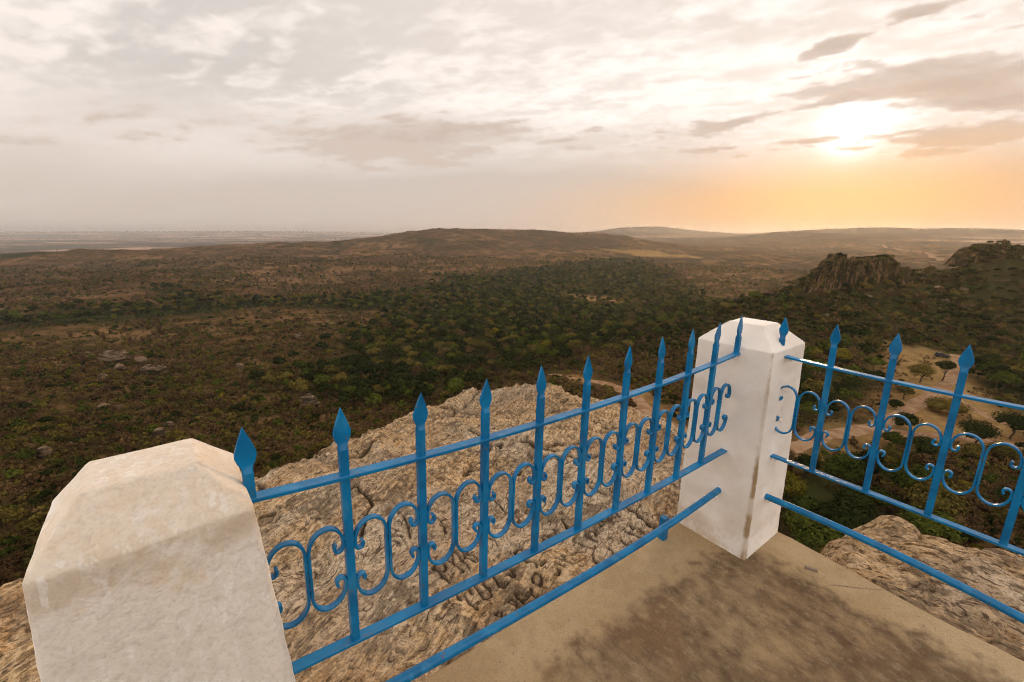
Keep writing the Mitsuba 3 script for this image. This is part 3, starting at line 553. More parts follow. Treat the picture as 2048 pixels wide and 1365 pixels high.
OUT_L = wse([(-6, -1), (-5.2, 1.0), (-4.2, 1.75), (-3.35, 2.35), (-2.75, 3.3), (-2.45, 3.8), (-2.1, 4.75), (-1.95, 5.1), (-1.3, 5.75), (-.7, 6.3), (0, 6.35), (.35, 6.1), (.9, 5.7), (1.35, 5.1), (1.7, 4.6), (1.85, 3.8), (1.75, 2.6), (1.2, 1.9), (-1.5, -1)])


def z_left(s, e):
    z = -1.775 - 0.07 * (e - 0.4) - 0.10 * sstep(1.8, 4.2, e) * (e - 1.8)
    z = z + 0.06 * sstep(0.05, 0.16, s - 0.10 * (e - 0.6)) * sstep(2.2, 1.2, e) - 0.05 * sstep(-1.2, -2.6, s)
    return z + 0.22 * np.exp(-(((s - 1.6) / 0.5) ** 2 + ((e - 3.7) / 0.5) ** 2))


rock('rock_ledge', OUT_L, (-6.2, 1.9), (0.30, 5.4), 900, 430, 1.45, z_left, CARVED, 'large tan rock ledge with carved letters beyond the left railing')
OUT_R = np.array([(.15, .12), (.6, .02), (.80, -.07), (.98, -.06), (1.2, -.06), (1.5, -.14), (1.72, -.27), (1.86, -.5), (2.0, -.72), (2.1, -.95), (2.25, -1.5), (2.3, -4), (.1, -4)])


def z_right(s, e):
    return -1.74 - 0.10 * sstep(0.35, 0.9, s) - 0.10 * sstep(0.9, 2.0, s) + 0.10 * np.exp(-(((s - 1.35) / 0.35) ** 2 + ((e + 0.25) / 0.3) ** 2)) - 0.14 * np.exp(-(((s - 0.75) / 0.25) ** 2 + ((e - 0.0) / 0.2) ** 2))


rock('rock_ledge', OUT_R, (0.12, 3.2), (1.4, -3.4), 420, 520, 1.0, z_right, [], 'striated pale rock ledge beside the terrace under the right railing', 'rock_striated', -0.12, 0.99)


# ------------------------------------------------------------------ pillars
def pillar(name, n, ang, w, w2, zt, zp, ins, tap, r, mat, seed, label):
    u, v = np.array([math.cos(ang), math.sin(ang)]), np.array([-math.sin(ang), math.cos(ang)])

    def quad(i, z):
        return [np.r_[np.array(n) + u * a + v * b, z] for a, b in ((i, i), (w2 - i, i), (w2 - i, w - i), (i, w - i))]
    ball = trimesh.creation.icosphere(2, r)
    pts = []
    for q in (quad(r, FLOOR - 0.03), quad(tap + r, zt - r * 0.4), quad(ins + r * 0.5, zp - r)):
        for c in q:
            pts.append(ball.vertices + c)
    h = trimesh.convex.convex_hull(np.vstack(pts))
    m = mf.Manifold(mf.Mesh(np.asarray(h.vertices, np.float32), np.asarray(h.faces, np.uint32))).refine_to_length(0.016)
    mm = m.to_mesh()
    t = trimesh.Trimesh(mm.vert_properties[:, :3], mm.tri_verts, process=True)
    nv = t.vertex_normals
    d = fb(t.vertices * 4, 3, seed) * 0.006 + fb(t.vertices * 22, 3, seed + 1) * 0.004
    fn_ = t.face_normals[t.vertex_faces]
    spread = np.array([1 - np.min((fn_[i][t.vertex_faces[i] >= 0] @ nv[i])) for i in range(len(nv))])
    chip = sstep(0.02, 0.10, spread) * sstep(0.56, 0.66, meshkit.fbm(t.vertices * 16 + 3, 3, seed + 7))
    t.vertices = t.vertices + nv * (d - 0.009 * chip)[:, None]
    put(name, t, mat, 30)
    tag(name if name not in labels else name + '_001', label, 'pillar')


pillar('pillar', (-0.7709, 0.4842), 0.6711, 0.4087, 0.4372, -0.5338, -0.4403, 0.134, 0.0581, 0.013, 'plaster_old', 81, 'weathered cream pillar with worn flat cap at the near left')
pillar('pillar', (1.1973, 1.9238), 0.6314, 0.4012, 0.3796, -0.5464, -0.4459, 0.1149, 0.0129, 0.009, 'plaster_white', 85, 'white plastered corner pillar where the two railings meet')


# ------------------------------------------------------------------ railings
def lerp_sag(c, t):
    t = np.clip(t, -2.3, 1.0) if c[2] else t
    return c[0] * t + c[1] * t * t


class Frame:
    def __init__(self, start, ang, sag_t, sag_r, sag_l, sag_p, lean):
        self.S, self.d = np.array(start), np.array([math.cos(ang), math.sin(ang)])
        self.n = np.array([-self.d[1], self.d[0]])
        self.sag, self.lean = dict(t=sag_t, r=sag_r, l=sag_l, p=sag_p), lean

    def z(self, k, t):
        b, m = self.sag[k]
        tt = np.clip(t, -2.3, 0.95)
        return dict(t=-0.3943, r=-0.5823, l=-1.1008, p=-1.3337)[k] + b * tt + m * tt * tt

    def at(self, t, w, z):
        t, w, z = np.broadcast_arrays(np.asarray(t, float), w, z)
        t = t + self.lean * (z + 0.3943)
        q = self.S + t[..., None] * self.d + w[..., None] * self.n
        return np.concatenate([q, z[..., None]], -1)


def loft(rings, cap=True):
    """rings: (k, m, 3) closed sections -> mesh"""
    r = np.asarray(rings)
    k, m = r.shape[:2]
    i, j = np.meshgrid(np.arange(k - 1), np.arange(m), indexing='ij')
    a, b = i * m + j, i * m + (j + 1) % m
    f = np.stack([a, b, b + m, a + m], -1).reshape(-1, 4)
    f = np.vstack([f[:, [0, 1, 2]], f[:, [0, 2, 3]]])
    v = r.reshape(-1, 3)
    if cap:
        c0, c1 = len(v), len(v) + 1
        v = np.vstack([v, r[0].mean(0), r[-1].mean(0)])
        j = np.arange(m)
        f = np.vstack([f, np.stack([0 * j + c0, (j + 1) % m, j], -1), np.stack([0 * j + c1, (k - 1) * m + j, (k - 1) * m + (j + 1) % m], -1)])
    t = trimesh.Trimesh(v, f, process=False)
    t.fix_normals()
    return t


def rounded(hx, hy, c):
    return [(hx, hy - c), (hx - c, hy), (-hx + c, hy), (-hx, hy - c), (-hx, -hy + c), (-hx + c, -hy), (hx - c, -hy), (hx, -hy + c)]


def bar_mesh(F, t, z0, z1, h=0.0108):
    zs = np.linspace(z0, z1, 5)
    sec = rounded(h, h, 0.0022)
    return loft([[F.at(t + a, b, z) for a, b in sec] for z in zs])


TIP = [(-0.104, 0.0108, 0.0108), (-0.097, 0.0102, 0.0085), (-0.090, 0.0115, 0.0052), (-0.080, 0.0165, 0.0046), (-0.066, 0.0205, 0.0042), (-0.056, 0.0198, 0.0040), (-0.03, 0.0118, 0.0036), (-0.006, 0.0028, 0.0026), (0.0, 0.0008, 0.0012)]


def tip_mesh(F, t, zt, rs):
    sc, lop, bend = rs.uniform(0.95, 1.05), rs.uniform(-0.002, 0.002), rs.uniform(-0.006, 0.006)
    return loft([[F.at(t + a * (sc if dz > -0.1 else 1) + lop * (dz + 0.104) / 0.104, b + bend * ((dz + 0.104) / 0.104) ** 2, zt + dz) for a, b in rounded(hx, hy, min(hx, hy) * 0.35)] for dz, hx, hy in TIP])


def strip_mesh(F, path, wid, thick):
    p = np.array(path, float)
    tan = np.gradient(p, axis=0)
    tan /= np.linalg.norm(tan, axis=1, keepdims=True)
    nn = np.stack([-tan[:, 1], tan[:, 0]], -1)
    sec = rounded(thick / 2, wid / 2, 0.0016)
    return loft([[F.at(q[0] + m[0] * a, b, q[1] + m[1] * a) for a, b in sec] for q, m in zip(p, nn)])


def scroll_path(W, zb, zt, mirror, rs):
    """one C scroll in (t, z): hooks beside the bar at t = 0, back at t = W"""
    x0 = 0.0145
    r = (W - x0) / 2
    xc = x0 + r
    k = 0.0118 * rs.uniform(0.93, 1.07)
    rz = r * 1.25
    up, dn = zt - rz, zb + rz
    path = []
    end = math.radians(rs.uniform(40, 75))
    for a in np.linspace(end, -math.pi, 9):                                   # upper hook, from its end round to the bar
        path.append((x0 + k + k * math.cos(a) * (1 - 0.25 * (a + math.pi) / (end + math.pi)), up - 0.012 + k * math.sin(a)))
    for a in np.linspace(math.pi, 0, 14):
        path.append((xc + r * math.cos(a), up + rz * math.sin(a)))
    for z in np.linspace(up, dn, 6)[1:-1]:
        path.append((W, z))
    for a in np.linspace(0, -math.pi, 14):
        path.append((xc + r * math.cos(a), dn + rz * math.sin(a)))
    end = math.radians(rs.uniform(40, 75))
    for a in np.linspace(math.pi, -end, 9):
        path.append((x0 + k + k * math.cos(a) * (1 - 0.25 * (math.pi - a) / (end + math.pi)), dn + 0.012 + k * math.sin(a)))
    p = np.array(path)
    if mirror:
        p = p * [-1, 1]
    return p


def railing(key, F, bars, stubs, t0, t1, ends, label):
    rs = np.random.default_rng(len(bars))
    tag(key, label, 'railing', 'blue railings of the terrace')
    ts = np.linspace(t0, t1, 60)
    for k, nm, hz in (('r', 'top_rail', 0.0050), ('l', 'bottom_rail', 0.0050)):
        sec = rounded(0.0165, hz, 0.0014)
        put(f'{key}__{nm}', loft([[F.at(t, a, F.z(k, t) + b) for a, b in sec] for t in ts]), 'blue_paint', 40)
    for t in sorted(list(bars) + list(stubs)):
        zt = F.z('t', t)
        z0 = F.z('r', t) + 0.003 if t in stubs else F.z('l', t) + 0.003
        b = put(f'{key}__bar', bar_mesh(F, t, z0, zt - 0.1035), 'blue_paint', 40)
        scene[b + '__spear_tip'] = mikit.ply(tip_mesh(F, t, zt, rs), 'blue_paint', 35)
    seq = sorted(list(bars) + list(ends))
    for a, b in zip(seq[:-1], seq[1:]):
        W = (b - a) / 2 - 0.0042
        tm = (a + b) / 2
        zr, zl = F.z('r', tm), F.z('l', tm)
        h = zr - zl
        for t, mir in ((a, False), (b, True)):
            if t < t0 - 0.03 or t > min(t1, 2) + 0.001 or (t == max(ends) and t1 < 1 and mir is False):
                continue
            p = scroll_path(W, zl + 0.262 * h + rs.uniform(-.003, .003), zl + 0.732 * h + rs.uniform(-.003, .003), mir, rs) + [t, 0]
            parts = [strip_mesh(F, p, 0.0175, 0.0070)]
            for zw in (zl + 0.262 * h + 0.045, zl + 0.732 * h - 0.045, zl + 0.262 * h + 0.06, zl + 0.732 * h - 0.06):   # weld beads
                side = (0.0115 if zw < zl + 0.262 * h + 0.05 or zw > zl + 0.732 * h - 0.05 else W + 0.001) * (-1 if mir else 1)
                wd = trimesh.creation.icosphere(1, 1.0)
                wd.vertices = F.at(t + side + wd.vertices[:, 0] * 0.0052, wd.vertices[:, 1] * 0.0085, zw + wd.vertices[:, 2] * 0.009 * rs.uniform(0.8, 1.4)) + rs.normal(0, 0.0004, wd.vertices.shape)
                parts.append(wd)
            put(f'{key}__scroll', trimesh.util.concatenate(parts), 'blue_paint', 40)


FR1 = Frame((1.1973 + V[0] * 0.1766, 1.9238 + V[1] * 0.1766), 0.6304, (0.0416, 0.0185), (0.0717, 0.0383), (0.0188, 0.0189), (0.0467, 0.0368), 0.0323)
FR2 = Frame((1.1973 + U[0] * 0.15, 1.9238 + U[1] * 0.15), -0.9123, (0.0047, -0.0294), (-0.0572, 0.0544), (-0.0131, -0.0093), (0.0316, -0.0838), -0.0051)
B1 = [-1.857, -1.6545, -1.4468, -1.2332, -1.0214, -0.8079, -0.6001, -0.3912, -0.1875]
railing('railing', FR1, B1, [-2.0568, 0.0112], -2.10, 0.07, [-2.0568, 0.0112], 'blue spiked iron railing between the two pillars in front of the carved rock')
B2 = [0.1704, 0.3772, 0.5818, 0.7902, 0.998, 1.206, 1.414, 1.622, 1.83, 2.038, 2.246, 2.454]
railing('railing_001', FR2, B2, [-0.039], -0.03, 2.56, [-0.039], 'blue spiked iron railing running right from the corner pillar above the clearing')


def pipe(key, F, t0, t1, label):
    ts = np.linspace(t0, t1, 50)
    a = np.linspace(0, 2 * math.pi, 17)[:-1]
    put(key, loft([[F.at(t, 0.0165 * math.cos(x) + 0.004 * math.sin(t * 3), F.z('p', t) + 0.0165 * math.sin(x)) for x in a] for t in ts]), 'blue_paint', 50)
    tag(key, label, 'pipe', 'blue pipes under the railings')


pipe('guard_pipe', FR1, -2.10, 0.08, 'blue round pipe below the left railing along the terrace edge')
pipe('guard_pipe_001', FR2, -0.03, 2.56, 'blue round pipe below the right railing beside the striated rock')
put('post_stub', trimesh.convex.convex_hull(np.vstack([box(0.834, 2.096, FLOOR + 0.065, 0.036, 0.036, 0.134, ANG).vertices, box(0.834, 2.096, FLOOR + 0.065, 0.030, 0.030, 0.140, ANG).vertices])), 'blue_paint', 30)
tag('post_stub', 'short blue square post stub standing at the terrace edge behind the pipe', 'post')


def blob(name, c, r, mat, seed, text):
    m = trimesh.creation.icosphere(3, 1.0)
    m.vertices *= (np.array(r) * (1 + 0.5 * fb(m.vertices * 1.6 + seed, 3, seed))[:, None])
    m.apply_translation(c)
    scene[name] = mikit.ply(m, mat, True)


for j, (z_, r_) in enumerate(((-0.745, 0.008), (-0.905, 0.008), (-0.592, 0.011), (-1.112, 0.011), (-1.350, 0.013))):
    q = FR2.at(0.004, 0.0, z_)
    blob('pillar_001__mortar_patch' + ('' if j == 0 else f'_{j:03d}'), q, (r_, r_, r_ * 1.2), 'plaster_white', 30 + j, None)
for j, (z_, r_) in enumerate(((-0.594, 0.010), (-1.113, 0.011), (-1.352, 0.013))):
    q = FR1.at(-0.004, 0.0, z_)
    blob(f'pillar_001__mortar_patch_{j + 5:03d}', q, (r_, r_, r_ * 1.1), 'plaster_white', 50 + j, None)


def anchor():
    d = trimesh.creation.icosphere(3, 1.0)
    d.apply_scale((0.058, 0.036, 0.013))
    d.vertices[:, :2] *= 1 + 0.25 * fb(d.vertices * 40, 3, 90)[:, None]
    d.apply_transform(trimesh.transformations.rotation_matrix(-0.55, [0, 0, 1]))
    d.apply_translation((1.491, 1.846, FLOOR))
    scene['anchor_stub__mortar_collar'] = mikit.ply(d, 'concrete', True)
    b = trimesh.convex.convex_hull(np.vstack([box(1.491, 1.848, FLOOR + 0.016, 0.052, 0.014, 0.014, -0.55).vertices, box(1.491, 1.848, FLOOR + 0.016, 0.047, 0.010, 0.018, -0.55).vertices]))
    scene['anchor_stub__cut_bar'] = mikit.ply(b, 'rusty_steel')
    tag('anchor_stub', 'sawn off metal bar end in a mortar collar on the concrete beside the corner pillar', 'bar end')


anchor()

# ------------------------------------------------------------------ plants: one mesh per kind and size, placed many times
def leaves(rs, centres, radii, n, size, up=0.25, flat=0.0):
    """n loose leaf-clump triangles over the surfaces of lumps"""
    k = rs.choice(len(centres), n, p=radii ** 2 / np.sum(radii ** 2))
    d = rs.normal(size=(n, 3))
    d[:, 2] = np.abs(d[:, 2]) * (0.9 if rs.random() < 2 else 1) - 0.35 * rs.random(n)
    d /= np.linalg.norm(d, axis=1, keepdims=True)
    c = centres[k] + d * (radii[k] * rs.uniform(0.72, 1.14, n))[:, None] * [1, 1, 1 - flat]
    a = np.cross(d, rs.normal(size=(n, 3)))
    a /= np.linalg.norm(a, axis=1, keepdims=True) + 1e-9
    b = np.cross(d, a) + d * rs.uniform(-0.7, 0.5, n)[:, None]
    s = size * rs.uniform(0.6, 1.4, n)[:, None]
    v = np.stack([c - a * s * 0.6 - b * s * 0.45, c + a * s * 0.6 - b * s * 0.35, c + b * s * 0.75], 1).reshape(-1, 3)
    return v, np.arange(3 * n).reshape(-1, 3)


def lump(rs, c, r, sub, flat):
    m = trimesh.creation.icosphere(sub, 1.0)
    v = m.vertices * (r * (1 + rs.uniform(-0.22, 0.22, (len(m.vertices), 1)))) * [1, 1, 1 - flat]
    return v + c, m.faces


def join(parts):
    vs, fs, at = [], [], 0
    for v, f in parts:
        vs.append(v)
        fs.append(f + at)
        at += len(v)
    return np.vstack(vs), np.vstack(fs)


def crown(seed, w, h, z0, nl, nleaf, size, sub=1, core=0.72, flat=0.25):
    rs = np.random.default_rng(seed)
    c = np.zeros((nl, 3))
    r = np.zeros(nl)
    for i in range(nl):
        a, q = rs.uniform(0, 6.283) + 2.4 * i, math.sqrt((i + 0.3) / nl) * 0.62
        c[i] = [math.cos(a) * q * w / 2, math.sin(a) * q * w / 2, z0 + h * (0.5 + 0.28 * (1 - q / 0.62) + rs.uniform(-0.16, 0.12))]
        r[i] = w * 0.5 * rs.uniform(0.36, 0.56)
    parts = [lump(rs, ci, ri * core, sub, flat) for ci, ri in zip(c, r)] if core else []
    parts.append(leaves(rs, c, r, nleaf, size, flat=flat))
    return join(parts)


def limb(p, q, r0, r1, rs, n=4):
    pts = np.linspace(p, q, n) + np.r_[[[0, 0, 0]], rs.normal(0, 0.06, (n - 2, 3)) * np.linalg.norm(np.subtract(q, p)), [[0, 0, 0]]]
    a = np.arange(5) * 2 * math.pi / 5
    rings = [[pt + np.array([math.cos(x), math.sin(x), 0]) * r for x in a] for pt, r in zip(pts, np.linspace(r0, r1, n))]
    m = loft(rings)
    return np.array(m.vertices), np.array(m.faces)


def trunk(seed, h, r, spread, nl=4, z0=-0.4):
    rs = np.random.default_rng(seed)
    top = np.array([rs.normal(0, 0.1) * h, rs.normal(0, 0.1) * h, h * 0.55])
    parts = [limb((0, 0, z0), top, r, r * 0.6, rs)]
    for i in range(nl):
        a = 6.283 * i / nl + rs.uniform(-0.5, 0.5)
        parts.append(limb(top * [1, 1, rs.uniform(0.7, 1)], (math.cos(a) * spread * 0.36, math.sin(a) * spread * 0.36, h * rs.uniform(0.85, 1.1)), r * 0.5, r * 0.12, rs))
    return join(parts)


def twigs(seed, w, h, n):
    rs = np.random.default_rng(seed)
    out = []
    for i in range(n):
        a, q = rs.uniform(0, 6.283), rs.uniform(0.2, 0.55) * w
        p, e = np.array([0, 0, -0.2]), np.array([math.cos(a) * q, math.sin(a) * q, h * rs.uniform(0.5, 1.0)])
        t = rs.normal(size=3) * 0.05 * w
        out.append(np.array([p - t * 0.5, p + t * 0.5, e]))
    return np.vstack(out), np.arange(3 * n).reshape(-1, 3)


# kind -> list of (shapegroup, width, height): near forms with a trunk, far forms of few triangles
PLY = {}


def group(key, **parts):
    scene[key] = {'type': 'shapegroup', **{n: mikit.ply(m, mat) for n, (m, mat) in parts.items()}}


LEAF = {'dark': 'leaf_dark', 'green': 'leaf_green', 'olive': 'leaf_olive', 'yellow': 'leaf_yellow', 'dry': 'leaf_dry'}
for i, (col, sd) in enumerate([('dark', 1), ('dark', 2), ('green', 3), ('olive', 4), ('green', 5), ('dry', 6), ('yellow', 7)]):
    thin = col == 'dry'
    group(f'g_wood_{i}', trunk=(trunk(sd, 5.5, 0.16, 5, 3), 'bark'), crown=(crown(sd, 6.4, 5.0, 2.0, 9, 420 if not thin else 300, 0.62 if not thin else 0.4, 1, 0.0 if thin else 0.66), LEAF[col]))
    group(f'g_woodclose_{i}', trunk=(trunk(sd, 5.5, 0.16, 5, 4), 'bark'), crown=(crown(sd + 80, 6.4, 5.0, 2.0, 15, 2600, 0.26, 1, 0.0 if thin else 0.6), LEAF[col]))
    group(f'g_woodfar_{i}', crown=(crown(sd + 40, 6.6, 5.0, 1.6, 5, 90, 1.15, 0, 0.8), LEAF[col]))
for i, (col, sd) in enumerate([('olive', 11), ('dry', 12), ('green', 13), ('dark', 14), ('dry', 15), ('olive', 16), ('yellow', 17)]):
    thin = col == 'dry'
    cr = crown(sd, 2.6, 1.9, 0.1, 5, 170, 0.30, 0, 0.0 if thin else 0.55)
    if thin:
        cr = join([cr, twigs(sd, 2.4, 2.0, 60)])
    group(f'g_shrub_{i}', crown=(cr, LEAF[col]))
    crc = crown(sd + 80, 2.6, 1.9, 0.1, 7, 800, 0.15, 0, 0.0 if thin else 0.5)
    group(f'g_shrubclose_{i}', crown=(join([crc, twigs(sd, 2.4, 2.0, 120)]) if thin else crc, LEAF[col]))
    group(f'g_shrubfar_{i}', crown=(crown(sd + 40, 2.7, 1.9, 0.1, 3, 36, 0.62, 0, 0.6), LEAF[col]))


for i, (cols, sd) in enumerate([(('olive', 'dry'), 21), (('dry', 'olive'), 22), (('dark', 'olive'), 23), (('dry', 'dark'), 24), (('green', 'dry'), 25)]):
    rs_ = np.random.default_rng(sd)
    ms = {}
    for j in range(9):
        a_, q_ = rs_.uniform(0, 6.283), 5.0 * math.sqrt(rs_.random())
        m_ = crown(sd * 10 + j, rs_.uniform(1.2, 2.8), rs_.uniform(0.8, 1.8), -0.15, 2, 16, 0.5, 0, 0.62)
        ms.setdefault(cols[0] if rs_.random() < 0.66 else cols[1], []).append((m_[0] + [math.cos(a_) * q_, math.sin(a_) * q_, 0], m_[1]))
    group(f'g_patch_{i}', **{k + '_scrub': (join(v), LEAF[k]) for k, v in ms.items()})


for i, (cols, sd) in enumerate([(('dry', 'olive'), 31), (('olive', 'dry'), 32), (('dry', 'dry'), 33)]):
    rs_ = np.random.default_rng(sd)
    ms = {}
    for j in range(34):
        a_, q_ = rs_.uniform(0, 6.283), 4.0 * math.sqrt(rs_.random())
        h_ = rs_.uniform(0.35, 0.9)
        v_, f_ = twigs(sd * 50 + j, rs_.uniform(0.9, 1.8), h_, 7)
        v_ = v_ + rs_.normal(0, 0.10, v_.shape) * [1, 1, 0.2]
        ms.setdefault(cols[0] if rs_.random() < 0.7 else cols[1], []).append((v_ + [math.cos(a_) * q_, math.sin(a_) * q_, 0], f_))
    group(f'g_tuft_{i}', **{k + '_tuft': (join(v), LEAF[k]) for k, v in ms.items()})


def place(x, y, z, s, sz, rot):
    return T().translate([float(x), float(y), float(z)]).rotate([0, 0, 1], float(rot)).scale([float(s), float(s), float(sz)])


rng = np.random.default_rng(77)


def scatter(n, rmax, rmin=24, power=2.0, azr=66):
    r = (rmin ** power + rng.random(n) * (rmax ** power - rmin ** power)) ** (1 / power)
    a = np.radians(rng.uniform(-azr, azr, n))
    return r * np.sin(a), r * np.cos(a)


def thin_out(x, y, gap):
    """keeps points at least gap (per point) apart, first come first kept"""
    order = np.arange(len(x))
    tree = cKDTree(np.c_[x, y])
    ok = np.ones(len(x), bool)
    for i in order:
        if ok[i]:
            for j in tree.query_ball_point((x[i], y[i]), gap[i]):
                if j > i:
                    ok[j] = False
    return ok


def seen(x, y, z, tall):
    """not hidden behind the hills"""
    f = np.linspace(0.03, 0.97, 70)
    zz = height(x[:, None] * f, y[:, None] * f)
    far = np.hypot(x, y)[:, None] * f > 22
    return ((zz < (z + tall + 1.5)[:, None] * f + 1.0) | ~far).all(1)


ROADS = [np.array(r, float) for r in (ROAD_A, ROAD_B, ROAD_C)]


def off_road(x, y, w=3.6):
    d = np.min([shapely.distance(shapely.points(x, y), LineString(r)) for r in ROADS], 0)
    return d > w


plants = []                                                                    # (x, y, z, size, kind, form)
# valley wood
x, y = scatter(68000, 1500, 30, 1.5)
w, b = masks(x, y)
w = np.where(np.exp(-(((x - 190) / 130) ** 2 + ((y - 245) / 85) ** 2)) > 0.15, np.max([inside(p, x, y, s) for p, s in WOOD], 0) * (1 - b), w)
hill = np.exp(-(((x - 190) / 110) ** 2 + ((y - 250) / 70) ** 2))
w = np.clip(w, 0, 1)
r = np.hypot(x, y)
keep = (rng.random(len(x)) < w * 0.97) & off_road(x, y, 5)
x, y, r = x[keep], y[keep], r[keep]
ok = thin_out(x, y, np.clip(4.4 + r * 0.0022, 4.4, 8))
x, y, r = x[ok], y[ok], r[ok]
z = height(x, y)
ok = seen(x, y, z, 7)
for a in np.c_[x, y, z, rng.uniform(0.62, 1.25, len(x))][ok]:
    plants.append((*a, 'wood'))
n_wood = len(plants)
# scrub everywhere else
x, y = scatter(68000, 1150, 26, 1.35)
w, b = masks(x, y)
w = np.where(np.exp(-(((x - 190) / 130) ** 2 + ((y - 245) / 85) ** 2)) > 0.15, np.max([inside(p, x, y, s) for p, s in WOOD], 0) * (1 - b), w)
r = np.hypot(x, y)
patch = meshkit.fbm(np.stack([x / 45, y / 45, 0 * x], -1), 4, 91)
hill = np.exp(-(((x - 190) / 120) ** 2 + ((y - 240) / 90) ** 2))
slope_near = 2.0 * sstep(170, 70, r) + 2.0 * (sstep(110, 95, r) * sstep(30, 50, x))
dens = np.clip(sstep(0.36, 0.62, patch) * 0.9 + 0.16 + hill * 0.8 + slope_near * 0.4, 0, 1) * (1 - 0.85 * w) * (1 - np.clip(b * 1.6, 0, 0.985))
keep = (rng.random(len(x)) < dens) & off_road(x, y, 3.4)
x, y, r, patch, hill = x[keep], y[keep], r[keep], patch[keep], hill[keep]
ok = thin_out(x, y, np.clip(1.1 + r * 0.0052, 1.4, 6))
x, y, r, patch, hill = x[ok], y[ok], r[ok], patch[ok], hill[ok]
z = height(x, y)
size = rng.uniform(0.55, 1.35, len(x)) * (1 + 0.35 * hill) * np.clip(0.85 + r / 900, 0.9, 1.7)
ok = seen(x, y, z, 3)
for a in np.c_[x, y, z, size][ok]:
    plants.append((*a, 'shrub'))
x, y = scatter(34000, 1500, 30, 1.45)
w, b = masks(x, y)
w = np.where(np.exp(-(((x - 190) / 130) ** 2 + ((y - 245) / 85) ** 2)) > 0.15, np.max([inside(p, x, y, s) for p, s in WOOD], 0) * (1 - b), w)
r = np.hypot(x, y)
patch = meshkit.fbm(np.stack([x / 70, y / 70, 0 * x], -1), 4, 93)
hill = np.exp(-(((x - 190) / 120) ** 2 + ((y - 240) / 90) ** 2))
dens = np.clip(sstep(0.40, 0.62, patch) * (0.9 - 0.45 * sstep(400, 700, r)) + 0.08 + 0.25 * sstep(500, 200, r) + 0.6 * sstep(170, 80, r) + hill, 0, 1) * (1 - 0.9 * w) * (1 - np.clip(b * 2.2, 0, 1))
keep = (rng.random(len(x)) < dens) & off_road(x, y, 8)
x, y, r, hill = x[keep], y[keep], r[keep], hill[keep]
ok = thin_out(x, y, np.clip(2.6 + r * 0.0055, 3, 9) * (1 - 0.35 * hill))
x, y, r, hill = x[ok], y[ok], r[ok], hill[ok]
z = height(x, y)
ok = seen(x, y, z, 2)
for a in np.c_[x, y, z, rng.uniform(0.75, 1.15, len(x)) * (1 + 0.15 * hill)][ok]:
    plants.append((*a, 'patch'))
plants_n = len(plants)
TUFTS = []
x, y = scatter(16000, 380, 26, 1.6)
w, b = masks(x, y)
keep = (rng.random(len(x)) < (1 - w) * (1 - 0.75 * np.clip(b * 1.3, 0, 1))) & off_road(x, y, 6.5)
x, y = x[keep], y[keep]
ok = thin_out(x, y, np.clip(2.6 + np.hypot(x, y) * 0.007, 3, 6))
x, y = x[ok], y[ok]
TUFTS = np.c_[x, y, height(x, y)]

# which of them the camera shows, and how large: the largest 300 of each kind become things of their own
A = np.array([p[:4] for p in plants])
kind = np.array([p[4] for p in plants])
depth = A[:, 1] * cp_ - A[:, 2] * sp_
u_ = 1024 + F_PX * A[:, 0] / np.maximum(depth, 1)
v_ = 682.5 - F_PX * (A[:, 1] * sp_ + A[:, 2] * cp_) / np.maximum(depth, 1)
FRONT = [poly([(0, 1220), (40, 1140), (160, 930), (400, 870), (520, 970), (700, 850), (990, 765), (1100, 765), (1290, 840), (1345, 960), (1350, 1050), (1400, 660), (1540, 640), (1610, 690), (1570, 1070), (1790, 1050), (1950, 1080), (2048, 1150), (2100, 1400), (-60, 1400)])]
vis = (depth > 5) & (u_ > 8) & (u_ < 2040) & (v_ < 1340) & ~shapely.contains_xy(FRONT[0], u_, v_)
big = A[:, 3] * np.where(kind == 'wood', 6.4, 2.6) / np.maximum(depth, 1)
WOODCOL = np.array([0, 1, 2, 3, 4, 5, 6])
chosen = rng.choice(7, plants_n, p=[0.24, 0.20, 0.22, 0.16, 0.10, 0.07, 0.01])
hillw = np.exp(-(((A[:, 0] - 190) / 120) ** 2 + ((A[:, 1] - 240) / 90) ** 2))
schoice = rng.choice(7, plants_n, p=[0.24, 0.20, 0.13, 0.12, 0.17, 0.12, 0.02])
schoice = np.where((hillw > 0.25) & (rng.random(plants_n) < 0.5), 3, schoice)
pchoice = rng.choice(5, plants_n, p=[0.26, 0.30, 0.14, 0.20, 0.10])
pchoice = np.where((hillw > 0.2) & (rng.random(plants_n) < 0.6), 2, pchoice)
close = np.hypot(A[:, 0], A[:, 1]) < 85
chosen = np.where(close, rng.choice([2, 3, 4, 6, 0], plants_n, p=[0.3, 0.25, 0.2, 0.15, 0.1]), chosen)
form = np.where(kind == 'wood', chosen, np.where(kind == 'patch', pchoice, schoice))
SHRUB_KIND = {0: 'olive_shrub', 5: 'olive_shrub', 1: 'dry_shrub', 4: 'dry_shrub', 2: 'green_shrub', 3: 'dark_shrub', 6: 'yellow_shrub'}
TREE_KIND = {0: 'wood_tree', 1: 'wood_tree', 2: 'wood_tree', 4: 'wood_tree', 3: 'wood_tree', 5: 'wood_tree', 6: 'wood_tree'}
names = np.array(['patch' if k == 'patch' else (TREE_KIND if k == 'wood' else SHRUB_KIND)[f] for k, f in zip(kind, form)])
single = np.zeros(plants_n, bool)
for nm in sorted(set(names) - {'patch'}):
    idx = np.where((names == nm) & vis)[0]
    cap = 300 if nm == 'wood_tree' else 150 if nm != 'yellow_shrub' else 40
    single[idx[np.argsort(-big[idx])][:cap]] = True
WHO = {}
